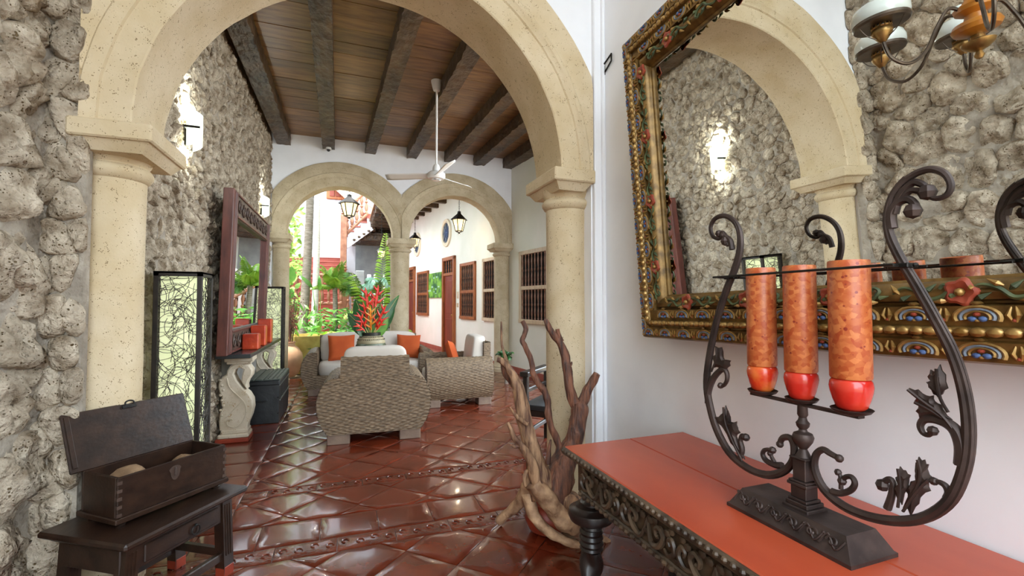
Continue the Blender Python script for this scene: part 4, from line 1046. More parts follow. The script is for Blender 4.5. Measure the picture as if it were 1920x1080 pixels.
for nm, pts, r in (('near_arm', ARM_R, .0105), ('far_arm', ARM_L, .0105)):
    P = spl([K8(*p) for p in pts], 4); b = MB(); n = len(P)
    b.tube(P, lerpr([r*.8, r, r*1.15, r*1.2, r*1.15, r, r, r*.9, r*.7, r*.5], n), 8, flat=.9)
    b.ball(P[-1], .012, 8); b.ball(P[0], .011, 8)
    pa = [(p-K8(430, 600)).normalized()*.008+p for p in P[n//7:n*3//4]]
    b.tube([p+Vector((-.006, 0, 0)) for p in pa], .0042, 5); b.tube([p+Vector((.006, 0, 0)) for p in pa], .0042, 5)
    O('arm', b, m_iron, t)
def curl(_, fn, pts, r, ball=True):
    b = MB(); P = spl([fn(*p) for p in pts], 4); b.tube(P, lerpr(r, len(P)), 7)
    if ball: b.ball(P[-1], r[-1]*1.9, 7)
    O('scroll', b, m_iron, t)
# acanthus curls
b = MB()
curl(b, K2, [(650, 520), (655, 430), (630, 350), (580, 305), (520, 285), (470, 288), (447, 318), (460, 355), (490, 365), (510, 345)], [.012, .013, .011, .008, .006, .006])
curl(b, K2, [(0, 650), (45, 662), (95, 645), (115, 610), (100, 580), (70, 578), (50, 600)], [.009, .008, .007, .006]); curl(b, K2, [(45, 640), (45, 600), (40, 570), (30, 555)], [.006, .005])
curl(b, K2, [(580, 690), (590, 660), (575, 625), (545, 605), (515, 600)], [.008, .007, .005]); curl(b, K2, [(280, 740), (300, 680), (310, 620), (295, 590), (265, 605), (255, 620)], [.009, .007, .008])
curl(b, K1, [(440, 460), (400, 455), (350, 430), (330, 395), (345, 370), (385, 372)], [.011, .009, .007, .006]); curl(b, K1, [(395, 440), (380, 410), (372, 390)], [.007, .005])
curl(b, K1, [(200, 420), (215, 370), (205, 320), (215, 290), (235, 300)], [.009, .008, .007])
curl(b, K4, [(20, 1070), (25, 1000), (50, 935), (95, 890), (120, 905), (122, 945), (105, 975), (88, 975)], [.011, .012, .009, .007, .006])
curl(b, K3, [(290, 330), (285, 260), (320, 205), (370, 190), (400, 215), (390, 245)], [.012, .012, .010, .009, .010]); curl(b, K3, [(330, 190), (375, 150), (420, 150), (460, 155)], [.009, .007, .010])
curl(b, K3, [(300, 260), (330, 170), (390, 110), (440, 120), (450, 140)], [.010, .009, .006])
curl(b, K4, [(150, 250), (140, 200), (115, 180), (100, 160), (80, 165)], [.010, .008, .007]); curl(b, K4, [(130, 230), (120, 200), (115, 205)], [.008, .009])
def iron_leaf(fn, poly, vein):
    b = MB(); P = [fn(*p) for p in poly]; c_ = sum(P, Vector((0, 0, 0)))/len(P); V = []; n = len(P)
    dn = []
    for i in range(n): dn += [P[i], P[i].lerp(P[(i+1) % n], .5).lerp(c_, .10)]
    n = len(dn)
    for sg in (-1, 1):
        k = len(b.v); ring = [[p+Vector((sg*.002, 0, 0)) for p in dn], [p.lerp(c_, .4)+Vector((sg*.009, 0, 0)) for p in dn]]
        b.grid(ring if sg > 0 else ring[::-1], wrap=True); b.add(ring[1]+[c_+Vector((sg*.007, 0, 0))], [((i, (i+1) % n, n) if sg > 0 else ((i+1) % n, i, n)) for i in range(n)])
    b.grid([[p+Vector((-.002, 0, 0)) for p in dn], [p+Vector((.002, 0, 0)) for p in dn]], wrap=True)
    for v_ in vein: b.tube(spl([fn(*p, -.009) for p in v_], 3), .0035, 5)
    O('acanthus_leaf', b, m_iron, t, ang=60)
iron_leaf(K2, [(390, 128), (435, 135), (475, 165), (515, 165), (520, 195), (560, 215), (575, 255), (610, 290), (560, 285), (500, 272), (445, 282), (425, 245), (440, 220), (418, 195), (425, 165)], [[(395, 135), (470, 195), (560, 260), (620, 330)], [(430, 200), (500, 235), (570, 280)]])
iron_leaf(K2, [(500, 35), (525, 42), (548, 8), (575, 60), (588, 130), (560, 160), (545, 185), (515, 160), (490, 125), (478, 98), (500, 90), (485, 70)], [[(540, 30), (545, 100), (560, 180), (600, 250)]])
iron_leaf(K2, [(345, 525), (372, 545), (398, 570), (390, 600), (392, 640), (365, 665), (355, 720), (335, 700), (310, 650), (335, 615), (322, 580), (340, 560)], [[(345, 535), (355, 620), (345, 730)]])
iron_leaf(K2, [(440, 476), (470, 490), (490, 515), (485, 545), (515, 585), (490, 610), (500, 650), (450, 680), (440, 715), (400, 775), (360, 735), (385, 690), (375, 650), (400, 600), (430, 590), (425, 550), (440, 530), (425, 505)], [[(445, 490), (460, 570), (430, 660), (370, 750)], [(500, 590), (450, 640), (390, 720)]])
iron_leaf(K1, [(122, 120), (135, 150), (128, 200), (160, 215), (185, 210), (190, 245), (205, 275), (180, 300), (200, 350), (230, 425), (190, 395), (150, 330), (110, 250), (75, 215), (60, 185), (95, 172), (108, 140)], [[(120, 130), (130, 220), (170, 320), (225, 430)]])
iron_leaf(K4, [(60, 765), (95, 770), (98, 820), (115, 850), (142, 842), (140, 870), (118, 900), (80, 880), (55, 880), (45, 820), (70, 800)], [[(75, 775), (75, 830), (50, 900)]])
b = MB()
for i in range(5):
    q0, q1 = K3(262+i*14, 250-i*26), K3(300+i*17, 222-i*20); b.tube([q0, q1], [.008, .004], 6)
O('arm_ribs', b, m_iron, t)
# wire band tying candles to the arms
CAND = [(1426, 503, 687, 27, 'left'), (1502.5, 498, 699, 29.5, 'mid'), (1591, 489, 711, 36, 'right')]
APL = [(1430, 687, 742), (1503, 699, 754), (1597, 711, 774)]
b = MB(); pl, pr2 = K8(183, 305), K8(622, 275)
wz = lambda y: pl.z+(pr2.z-pl.z)*(pl.y-y)/(pl.y-pr2.y)
b.tube([(CX-.062, pl.y+.02, pl.z), (CX-.062, (pl.y+pr2.y)/2, wz((pl.y+pr2.y)/2)), (CX-.062, pr2.y-.02, pr2.z)], .0035, 6)
b.tube([(CX+.062, pl.y+.02, pl.z), (CX+.062, pr2.y-.02, pr2.z)], .0035, 6)
for q in (pl, pr2):
    b.tube([(CX-.062, q.y, q.z), (CX+.062, q.y, q.z)], .0045, 6); b.box(CX-.014, CX+.014, q.y-.022, q.y+.022, q.z-.006, q.z+.006, .002); b.ball((CX, q.y-.03, q.z), .006, 6); b.ball((CX, q.y+.03, q.z), .006, 6)
O('wire_band', b, m_blackiron, t)
apn = ('red and yellow glazed apple under the left candle', 'deep red glazed apple under the middle candle', 'orange-red glazed apple under the right candle')
cnn = ('left of the three mottled orange pillar candles on the candelabra, thinnest looking', 'middle of the three mottled orange pillar candles on the candelabra', 'right of the three mottled orange pillar candles on the candelabra, nearest')
for k in range(3):
    u, v0, v1, hw, _ = CAND[k]; c0 = onX(u, (v0+v1)/2, CX); zt_, zb_ = onX(u, v0, CX).z, onX(u, v1, CX).z
    d_ = (Vector((CX, c0.y, 0))).length; r = hw/FPX*(c0-EYE).dot(FW)*.93
    ua, va0, va1 = APL[k]; ay = onX(ua, va1, CX).y; y_ = ay; ztop = zb_+.004; zbot = zb+.008; ah = ztop-zbot; ar = r*1.04
    dm = MB(); dm.lathe([(1e-4, zb), (.014, zb), (ar*.55, zb+.003), (ar*.85, zb+.009), (ar*.98, zb+.017), (ar*.95, zb+.018), (ar*.75, zb+.012), (1e-4, zb+.008)], (CX, y_, 0), 24); O('drip_dish', dm, m_iron, t)
    mb = MB(); pf = [(1e-4, .06), (.3, .0), (.55, .02), (.72, .12), (.86, .34), (.97, .58), (1.0, .72), (.96, .86), (.82, .97), (.55, 1.0), (1e-4, .96)]
    mb.lathe([(max(a*ar, 1e-4), zbot+.004+z*ah) for a, z in pf], (CX, y_, 0), 28)
    tag(O('glazed_apple', mb, m_apple2 if k == 0 else m_apple, ang=180), apn[k], 'apple', 'apples under the candles')
    ct = T('pillar_candle', cnn[k], 'candle', (CX, y_, ztop), 0, 'mottled pillar candles')
    y2 = onX(u, (v0+v1)/2, CX).y
    mb = MB(); mb.lathe([(r*.96, 0), (r, .004), (r, zt_-ztop-.004), (r*.97, zt_-ztop), (r*.8, zt_-ztop-.006), (1e-4, zt_-ztop-.012)], (CX, y_, ztop), 32); O('wax', mb, m_candle, ct)
    mb = MB(); mb.tube([(CX, y_, zt_-.012), (CX, y_+.002, zt_-.002)], .0015, 5); O('wick', mb, m_black, ct)

# ---------------------------------------------------------------- gilded wall mirror, leaning forward
lean, yaw_ = rad(3.25), rad(1.0)
MN = Vector((-math.cos(lean)*math.cos(yaw_), math.cos(lean)*math.sin(yaw_), -math.sin(lean)))
MQ = Vector((1.52, 1.7, 1.15))
O_ = onP(1201, 633, MQ+MN*.06, MN); r_ = onP(1920, 692, MQ+MN*.06, MN)
E1 = (r_-O_); E1 = (E1-MN*E1.dot(MN)).normalized(); E2 = MN.cross(E1).normalized()
if E2.z < 0: E2 = -E2
O_ = O_-MN*.06
ML, MH = 2.25, (onP(1160, 85, MQ+MN*.06, MN)-O_).dot(E2)
def mp(a, b, c): return O_+E1*a+E2*b+MN*c
t = T('gilded_wall_mirror', 'huge wall mirror in a carved gilded polychrome frame above the red table', 'mirror', O_)
fw = .2156
prof = [(0, -.045), (0, .03), (.008, .046), (.062, .052), (.068, .044), (.074, .044), (.08, .055), (.09, .06), (.1, .055), (.105, .044), (.11, .046), (.162, .05), (.168, .02), (.174, .02), (.18, .042), (.2, .048), (.222, .036), (.236, .018), (.236, .008), (.245, .004), (.245, -.002)]
prof = [(a*.88, c) for a, c in prof]
b = MB(); LS = .84
ring = [[(s*LS, s), (ML-s, s), (ML-s, MH-s), (s*LS, MH-s)] for s, c in prof]
for k in range(4):
    n = 40; P = []
    for (s, c), cr in zip(prof, ring):
        (a0, b0), (a1, b1) = cr[k], cr[(k+1) % 4]; P.append([mp(a0+(a1-a0)*i/n, b0+(b1-b0)*i/n, c+.0015*nz((s*30, i*.9, k), 1.5)) for i in range(n+1)])
    b.grid(P)
O('frame', b, m_gold, t, ang=50)
b = MB(); b.add([mp(0, 0, -.045), mp(ML, 0, -.045), mp(ML, MH, -.045), mp(0, MH, -.045)], [(3, 2, 1, 0)]); O('backing_board', b, m_dark, t)
b = MB(); b.add([mp(.16, .2, 0), mp(ML-.2, .2, 0), mp(ML-.2, MH-.2, 0), mp(.16, MH-.2, 0)], [(0, 1, 2, 3)]); O('mirror_glass', b, m_mirror, t)
def frame_m(a, b_, c, rot, s=1): 
    x, y = E1*math.cos(rot)+E2*math.sin(rot), -E1*math.sin(rot)+E2*math.cos(rot); p = mp(a, b_, c)-WO[t]
    return Matrix(((x.x*s, y.x*s, MN.x*s, p.x), (x.y*s, y.y*s, MN.y*s, p.y), (x.z*s, y.z*s, MN.z*s, p.z), (0, 0, 0, 1)))
md = MB()
for r, rr, mi in ((.030, .0042, 1), (.0225, .0035, 4), (.0165, .003, 1)): md.tube([(r*1.12*math.cos(a), r*.92*math.sin(a)-.006, .002) for a in np.linspace(-.35, pi+.35, 15)], rr, 5, mi=mi)
for sx in (-1, 1): md.ball((sx*.0078, -.010, .002), .0075, 8, sz=.7, mi=2)
md.ball((0, .002, .002), .006, 7, mi=3); md.ball((0, -.014, .002), .0045, 6, mi=1); md.ball((0, .030, .0), .007, 6, sx=1.6, mi=0)
md.v = [(x*1.3, y*.97, z*1.15) for x, y, z in md.v]
mdm = mesh_of('eye_medallion', md, [m_gold, m_gold2, m_blue, m_red, m_greyb], (0, 0, 0))
lf = MB()
for sg in (-1, 1): lf.tube([(.003*sg, -.016, .0), (.009*sg, .0, .005), (.004*sg, .02, .0)], [.002, .006, .002], 6, mi=0)
lf.ball((0, -.012, .001), .005, 6, mi=1)
lfm = mesh_of('gilded_leaf', lf, [m_gold2, m_red], (0, 0, 0))
fl = MB(); P = []
for r, z in ((.034, 0), (.033, .005), (.026, .009), (.016, .006), (.010, .004)): P.append([(r*(1+.13*math.cos(5*a)*min(1, r/.026))*math.cos(a), r*(1+.13*math.cos(5*a)*min(1, r/.026))*math.sin(a), z) for a in np.linspace(0, 2*pi, 31)[:-1]])
fl.grid(P, wrap=True); fl.ball((0, 0, .007), .011, 8, mi=1)
flm = mesh_of('red_flower', fl, [m_red, m_gold2], (0, 0, 0))
gl = MB()
gl.tube(spl([(-.075, -.006, .0), (-.045, .016, .003), (-.01, .006, .004), (.015, -.016, .003), (.045, -.01, .004), (.062, .01, .004), (.05, .02, .004), (.04, .01, .004)], 4), lerpr([.003, .006, .006, .004], 29), 5)
for x, y, a, mi in ((-.04, -.012, .5, 0), (-.015, .02, 2.6, 1), (.02, .012, .7, 0), (.04, -.022, 3.2, 1), (-.062, .012, 2.2, 1), (.068, -.008, .2, 0)):
    d = Vector((math.cos(a), math.sin(a), 0)); c_ = Vector((x, y, .003)); gl.tube([c_-d*.016, c_-d*.004+Vector((0, 0, .003)), c_+d*.018], [.002, .0075, .001], 6, mi=mi)
glm = mesh_of('vine_sprig', gl, [m_green, m_gold2], (0, 0, 0))
def along(L, side, s, c, me, step, off, name, lim=9, alt=0, flip=0):
    k = off; i = 0
    while k < min(L-s, lim):
        if k > s:
            rot = (0, pi/2, pi)[side] + (alt if i % 2 else 0)
            rot = {0: 0, 1: -pi/2, 2: pi}[side]
            a, b_ = {0: (k, s), 1: (s*LS, k), 2: (k, MH-s)}[side]
            piece(name, me, t, frame_m(a, b_, c, rot))
        k += step; i += 1
for side, L, lim in ((0, ML, 1.85), (1, MH, 9), (2, ML, 1.25)):
    along(L, side, .0317, .049, mdm, .132, .06, 'eye_medallion', lim); along(L, side, .1206, .048, mdm, .132, .19, 'eye_medallion', lim)
    along(L, side, .0317, .049, lfm, .132, .126, 'gilded_leaf', lim); along(L, side, .1206, .048, lfm, .132, .256, 'gilded_leaf', lim)
    along(L, side, .178, .046, flm, .33, .36, 'red_flower', lim)
    along(L, side, .178, .044, glm, .165, .277, 'vine_sprig', lim)
b = MB(); bd = .032
for side, L in ((0, ML), (1, MH), (2, ML)):
    k = .1
    while k < L-.1:
        a, b_ = {0: (k, .079), 1: (.079*LS, k), 2: (k, MH-.079)}[side]; e_ = E2 if side == 1 else E1; c_ = mp(a, b_, .056); b.tube([c_-e_*.016, c_-e_*.011, c_, c_+e_*.011, c_+e_*.016], [.003, .0095, .0125, .0095, .003], 7); k += bd
O('bead_row', b, m_gold2, t, kind='stuff')

# ---------------------------------------------------------------- chandelier overhead (the mirror shows it)
CC = Vector((-.036, 1.324, 0))
def refl(p): return p-MN*(2*(p-MQ).dot(MN))
def virt(u, v, d): return refl(EYE+ray(u, v)*d)
zc0 = virt(1832, 45, 1.85*1.15).z
t = T('chandelier', 'iron chandelier with opal glass oil-lamp shades and turned orange wood centre, above the entrance', 'chandelier', (CC.x, CC.y, 4.3))
CR = .414; zr = 2.594
b = MB(); b.lathe([(1e-4, zr-.17), (.012, zr-.165), (.02, zr-.15), (.012, zr-.13), (.035, zr-.12), (.06, zr-.10), (.065, zr-.085), (.03, zr-.07), (.025, zr-.05)], (CC.x, CC.y, 0), 24); O('finial', b, m_brass, t)
b = MB(); b.lathe([(.025, zr-.05), (.05, zr-.045), (.085, zr-.03), (.095, zr-.01), (.085, zr+.01), (.045, zr+.025), (.04, zr+.05), (.075, zr+.07), (.08, zr+.09), (.05, zr+.11), (.035, zr+.13), (.05, zr+.2), (.03, zr+.3), (.02, zr+.42)], (CC.x, CC.y, 0), 28); O('turned_centre', b, m_owood, t)
b = MB(); b.tube([(CC.x, CC.y, zr+.4), (CC.x, CC.y, 4.3)], .01, 8); b.lathe([(.06, 4.3), (.06, 4.27), (.03, 4.24), (1e-4, 4.24)], (CC.x, CC.y, 0), 20); O('hanging_rod', b, m_bronze, t)
a0 = .471
for k in range(6):
    a = a0+k*pi/3; d = Vector((math.cos(a), math.sin(a), 0)); o_ = CC
    P = spl([o_+d*.04+Vector((0, 0, zr+.06)), o_+d*.11+Vector((0, 0, zr+.10)), o_+d*.17+Vector((0, 0, zr+.02)), o_+d*.23+Vector((0, 0, zr-.09)), o_+d*.31+Vector((0, 0, zr-.135)), o_+d*.385+Vector((0, 0, zr-.09)), o_+d*CR+Vector((0, 0, zr-.0))], 6)
    b = MB(); b.tube(P, .0085, 8); ar_ = O('arm', b, m_bronze, t)
    c_ = (CC.x+d.x*CR, CC.y+d.y*CR, zr)
    b = MB(); b.lathe([(.012, -.01), (.02, .0), (.042, .03), (.046, .045), (.04, .06), (.044, .066), (.03, .07)], c_, 20); O('burner', b, m_brass, ar_)
    b = MB()
    for q in range(14): b.box(c_[0]+.04*math.cos(q*pi/7)-.003, c_[0]+.04*math.cos(q*pi/7)+.003, c_[1]+.04*math.sin(q*pi/7)-.003, c_[1]+.04*math.sin(q*pi/7)+.003, zr+.06, zr+.078)
    O('gallery', b, m_brass, ar_)
    b = MB(); b.lathe([(.113, .075), (.119, .085), (.117, .098), (.11, .1)], c_, 32)
    for q in range(3): aa = a+q*2*pi/3; b.tube(spl([(c_[0]+.03*math.cos(aa), c_[1]+.03*math.sin(aa), zr+.01), (c_[0]+.07*math.cos(aa), c_[1]+.07*math.sin(aa), zr+.035), (c_[0]+.104*math.cos(aa), c_[1]+.104*math.sin(aa), zr+.083)], 4), .0025, 5)
    O('shade_ring', b, m_bronze, ar_)
    b = MB(); b.lathe([(.112, .09), (.12, .11), (.12, .135), (.108, .165), (.085, .182), (.055, .192), (.04, .2), (.036, .25), (.032, .25), (.034, .2), (.08, .178), (.105, .15), (.112, .12), (.106, .092)], c_, 32); O('opal_shade', b, m_opal, ar_)
    b = MB(); b.lathe([(.026, .07), (.032, .1), (.03, .16), (.022, .26), (.02, .26), (.028, .16), (.03, .1), (.024, .07)], c_, 16); O('chimney', b, m_opal, ar_)

# ---------------------------------------------------------------- driftwood sculpture
t = T('driftwood', 'tall branching driftwood sculpture on the floor beside the carved table', 'driftwood', (1.08, 2.5, 0))
def br(pts, r, y0, y1, n=10, sd_=0):
    """pixel path at depths y0..y1 (world Y); radii in metres; knotty surface"""
    k = len(pts); W_ = [onY(u, v, y0+(y1-y0)*i/(k-1)) for i, (u, v) in enumerate(pts)]
    P = spl(W_, 6); R = lerpr(r, len(P)); mb = MB()
    t0 = (P[1]-P[0]).normalized(); u_ = t0.orthogonal().normalized(); V = []
    for i in range(len(P)):
        tt = (P[min(i+1, len(P)-1)]-P[max(0, i-1)]).normalized(); u_ = (u_-tt*u_.dot(tt)).normalized(); w_ = tt.cross(u_)
        for j in range(n):
            a = 2*pi*j/n; q = P[i]+u_*math.cos(a)*R[i]+w_*math.sin(a)*R[i]
            f = 1+.28*nz((math.cos(a)*1.3+sd_, math.sin(a)*1.3, i*.16), 1.4)+.12*nz(q, 22); V.append(P[i]+(q-P[i])*f)
    F = [(i*n+j, i*n+(j+1) % n, (i+1)*n+(j+1) % n, (i+1)*n+j) for i in range(len(P)-1) for j in range(n)]
    F += [tuple(range(n))[::-1], tuple(range((len(P)-1)*n, len(P)*n))]
    return mb.add(V, F)
main = MB(); dk = MB(); pale = MB()
def J(dst, m_): dst.add(m_.v, m_.f)
J(main, br([(1022, 930), (1011.7, 895.6), (1000.6, 851), (986.7, 801), (978, 757), (970, 723), (960, 701), (950, 686), (941, 677), (932, 674)], [.075, .062, .05, .044, .04, .034, .022, .018, .02, .014], 2.46, 2.52, 14, 1))
J(dk, br([(985, 760), (965, 722), (948, 700), (942, 683)], [.02, .024, .02, .012], 2.56, 2.6, 10, 2))
J(main, br([(952, 690), (948, 671), (941, 645), (940, 603)], [.012, .010, .008, .005], 2.56, 2.62, 8, 3))
J(dk, br([(1030, 905), (1042, 868), (1049, 842), (1045, 826), (1034, 801), (1028, 776), (1027, 753), (1021, 734), (1009, 719), (1000, 701), (998, 688), (994, 669), (985, 651), (979, 638), (983, 628), (986, 616), (979, 602)], [.028, .024, .022, .021, .021, .021, .02, .02, .02, .018, .018, .018, .016, .015, .016, .015, .013], 2.48, 2.6, 10, 4))
J(dk, br([(1040, 935), (1050, 890), (1066, 850), (1077, 825), (1084, 795), (1087, 765), (1083, 752)], [.09, .085, .062, .052, .05, .05, .042], 2.46, 2.48, 14, 5))
J(dk, br([(1087, 768), (1076, 752), (1068, 727), (1063, 690), (1059, 664), (1048, 640), (1036, 625), (1028, 612), (1023, 599)], [.036, .034, .031, .029, .026, .023, .021, .018, .013], 2.48, 2.55, 12, 6))
J(dk, br([(1086, 765), (1100, 737), (1112, 714), (1119, 700)], [.036, .03, .026, .02], 2.48, 2.44, 10, 7)); J(dk, br([(1052, 640), (1047, 628), (1045, 617)], [.018, .015, .012], 2.52, 2.52, 8, 8)); J(dk, br([(1066, 690), (1071, 683), (1072, 678)], [.012, .008, .004], 2.49, 2.49, 7, 9))
J(pale, br([(1012, 925), (998, 905), (985, 925), (972, 945), (955, 960), (934, 978)], [.045, .05, .04, .034, .03, .024], 2.42, 2.76, 12, 10))
J(pale, br([(1000, 905), (1014, 922), (1037, 950), (1052, 972), (1066, 983), (1082, 992)], [.045, .05, .05, .055, .05, .035], 2.40, 2.36, 12, 11))
J(pale, br([(990, 925), (996, 950), (1005, 972), (1026, 994), (1053, 1011), (1080, 1022), (1118, 1036)], [.036, .036, .034, .03, .026, .024, .018], 2.52, 2.34, 10, 12))
J(main, br([(1010, 915), (1003, 890), (998, 868), (985, 846), (973, 832), (962, 818), (958, 805), (952, 792)], [.036, .034, .028, .024, .018, .016, .013, .006], 2.40, 2.38, 10, 13))
J(main, br([(988, 795), (971, 783), (963, 773), (956, 763)], [.016, .012, .008, .004], 2.44, 2.42, 7, 14)); J(main, br([(975, 835), (966, 838), (957, 834)], [.014, .010, .005], 2.39, 2.38, 7, 15))
J(dk, br([(1028, 870), (1029, 850), (1033, 824)], [.018, .014, .005], 2.42, 2.42, 8, 16)); J(main, br([(985, 912), (983, 898), (986, 885), (992, 880)], [.008, .012, .010, .008], 2.40, 2.42, 8, 17))
J(main, br([(1030, 925), (1050, 935), (1075, 942), (1095, 950)], [.05, .06, .055, .04], 2.44, 2.40, 12, 18))
J(pale, br([(1085, 985), (1115, 1003), (1142, 1016)], [.028, .024, .018], 2.40, 2.36, 10, 19))
for nm, mb, m_ in (('dark_branches', dk, m_drift2), ('trunk_and_limbs', main, m_drift), ('root_limbs', pale, m_driftp)): O(nm, mb, m_, t, ang=180)
rp = onZ(1030, 985, 0.0); mb = MB(); mb.lathe([(.06, 0), (.11, .03), (.135, .09), (.12, .15), (.09, .18), (.08, .17), (1e-4, .1)], (1.17, 2.58, 0), 24)
tag(O('clay_bowl', mb, m_clayr), 'red clay bowl on the floor under the driftwood limbs', 'bowl')

# dark armchair behind the column
t = T('dark_armchair', 'dark wooden armchair half hidden behind the right limestone column', 'chair', (1.60, 3.99, 0), rad(-46))
def dbox(nm, *a, m_=m_turn, bev=.006): b = MB(); b.box(*a, bev); O(nm, b, m_, t, local=True)
W_, D_ = .56, .52
for x in (0, W_):
    dbox('leg', x-.024, x+.024, -.024, .024, 0, .71); dbox('leg', x-.024, x+.024, D_-.024, D_+.024, 0, .72); dbox('arm', x-.045, x+.045, -.05, D_+.03, .705, .75)
    dbox('rail', x-.014, x+.014, 0, D_, .55, .59); dbox('rail', x-.014, x+.014, 0, D_, .16, .2)
dbox('seat', -.03, W_+.03, -.03, D_, .40, .45, m_=m_leather); dbox('seat_rail', -.015, W_+.015, -.015, D_, .34, .40)
for k in range(2): dbox('back_slat', .03, W_-.03, D_-.012, D_+.012, .50+.11*k, .58+.11*k)
# iron staple on the wall
hk = onX(1141, 121, XR); mb = MB(); y, z = hk.y, hk.z
mb.tube([(XR-.004, y+.05, z-.03), (XR-.008, y+.05, z+.02), (XR-.01, y-.05, z+.045), (XR-.01, y-.05, z+.0), (XR-.008, y+.03, z-.035)], .006, 6)
mb.tube([(XR-.002, y+.045, z-.05), (XR-.006, y+.045, z+.01)], .006, 6)
tag(O('iron_hook', mb, m_blackiron), 'small black iron hook on the white wall beside the gilded mirror', 'hook')

# ---------------------------------------------------------------- hanging lanterns
def lantern(c, ztop, w, h, zc, label, group='black iron lanterns with amber glass'):
    t = T('hanging_lantern', label, 'lantern', (c[0], c[1], zc), 0, group)
    b = MB(); n = 6; z0 = ztop-h
    def ring(r, z, rot=0): return [Vector((c[0]+r*math.cos(2*pi*k/n+rot), c[1]+r*math.sin(2*pi*k/n+rot), z)) for k in range(n)]
    R = w/2
    b.grid([ring(R*.06, ztop), ring(R*.2, ztop-.02*h), ring(R*.22, ztop-.1*h), ring(R*.3, ztop-.14*h), ring(R*1.0, ztop-.36*h), ring(R*1.02, ztop-.38*h), ring(R*.8, ztop-.37*h)][::-1], wrap=True)
    O('roof', b, m_blackiron, t)
    b = MB(); b.grid([ring(R*.42, z0+.16*h), ring(R*.76, ztop-.37*h)], wrap=True); O('amber_glass', b, m_lantglow, t)
    b = MB()
    for p0, p1 in zip(ring(R*.44, z0+.15*h), ring(R*.79, ztop-.37*h)): b.tube([p0, p1], R*.05, 5)
    for r, z in ((R*.45, z0+.15*h), (R*.80, ztop-.37*h)): q = ring(r, z); b.tube(q+[q[0]], R*.05, 5)
    b.lathe([(R*.44, z0+.15*h), (R*.3, z0+.11*h), (R*.12, z0+.09*h), (R*.1, z0+.05*h), (R*.16, z0+.03*h), (1e-4, z0)][::-1], c, 12); O('iron_frame', b, m_blackiron, t)
    b = MB(); k = 0; z = ztop
    while z < zc:
        b.tube([(c[0]+(.012*math.cos(a) if k % 2 else 0), c[1]+(0 if k % 2 else .012*math.cos(a)), z+.028+.03*math.sin(a)) for a in np.linspace(0, 2*pi, 9)], .004, 4); z += .05; k += 1
    O('chain', b, m_blackiron, t)
    ld = bpy.data.lights.new('lantern_bulb', 'POINT'); ld.energy = 3; ld.color = (1, .84, .6); ld.shadow_soft_size = .04
    lo = bpy.data.objects.new('lantern_bulb', ld); COL.objects.link(lo); lo.location = (c[0], c[1], z0-.06)
lantern((.052, 9.7, 0), 3.58, .42, .52, 4.6, 'iron lantern with amber glass hanging in the left far arch')
lantern((2.39, 10.0, 0), 3.46, .38, .54, 4.2, 'iron lantern hanging in the corridor, nearer one in the right far arch')
lantern((2.0, 14.2, 0), 3.56, .38, .52, 4.2, 'iron lantern farther down the corridor by the middle column')
lantern((.92, 13.0, 0), 2.95, .28, .36, 4.4, 'small lantern glowing low among the palm fronds')

# ---------------------------------------------------------------- staircase building across the courtyard
Y0 = 18.0
def P_(u, v, y=Y0): return onY(u, v, y)
w = MB(); a, b_ = P_(500, 567, 18.9), P_(770, 567, 18.9)
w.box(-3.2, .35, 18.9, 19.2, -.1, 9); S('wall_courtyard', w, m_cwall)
w = MB(); w.box(.35, 2.0, 20.5, 20.8, -.1, 9); S('wall_stairwell', w, m_cwall)
w = MB(); w.box(-3.2, -2.9, YB1+.3, 19.2, -.1, 5.2); S('wall_garden', w, m_plaster)
t = T('staircase', 'red-brown wooden staircase with white stringers rising across the courtyard', 'staircase', (-.6, 16, 0))
xl, xr = P_(512, 567, 16).x, P_(640, 567, 16.5).x
n = 18
for k in range(n):
    z = .17*(k+1); y = 13.6+.27*k; b = MB(); b.box(xl-.8, xr+.0, y, y+.02, z-.17, z-.012); b.box(xl-.8, xr, y-.025, y+.29, z-.022, z, .004); O('step', b, m_stair, t)
b = MB(); b.box(xl-.8, xr-.01, 13.6+.27*n, 18.9, .17*n-.12, .17*n, .01); O('landing', b, m_stair, t)
zl = .17*n
for u, v0, v1, y in ((645, 388, 566, 17.6), (644, 500, 640, 13.7)):
    p = P_(u, v0, y); q = P_(u, v1, y); b = MB(); b.box(p.x-.11, p.x+.11, y-.11, y+.11, max(q.z, 0), p.z-.3, .015); turned(b, (p.x, y, p.z-.32), .32, .11, 12); O('newel_post', b, m_rail, t)
b = MB(); h0, h1 = P_(648, 535, 13.7), P_(700, 577, 12.4)          # lower side rail
b.tube([h0, h1], .05, 8); O('handrail', b, m_rail, t)
for k in range(6):
    q = h0.lerp(h1, (k+.6)/6); b = MB(); turned(b, (q.x, q.y, q.z-.72), .7, .045); O('baluster', b, m_rail, t)
b = MB(); b.tube([P_(512, 517, 13.4), P_(640, 515, 13.4)], .045, 8); O('handrail', b, m_rail, t)
b = MB(); b.tube([P_(512, 569, 13.4), P_(640, 569, 13.4)], .04, 8); O('bottom_rail', b, m_rail, t)
for k in range(11):
    q, q2 = P_(520+k*12, 569, 13.4), P_(520+k*12, 516, 13.4); b = MB(); turned(b, q, q2.z-q.z, .05); O('baluster', b, m_rail, t)
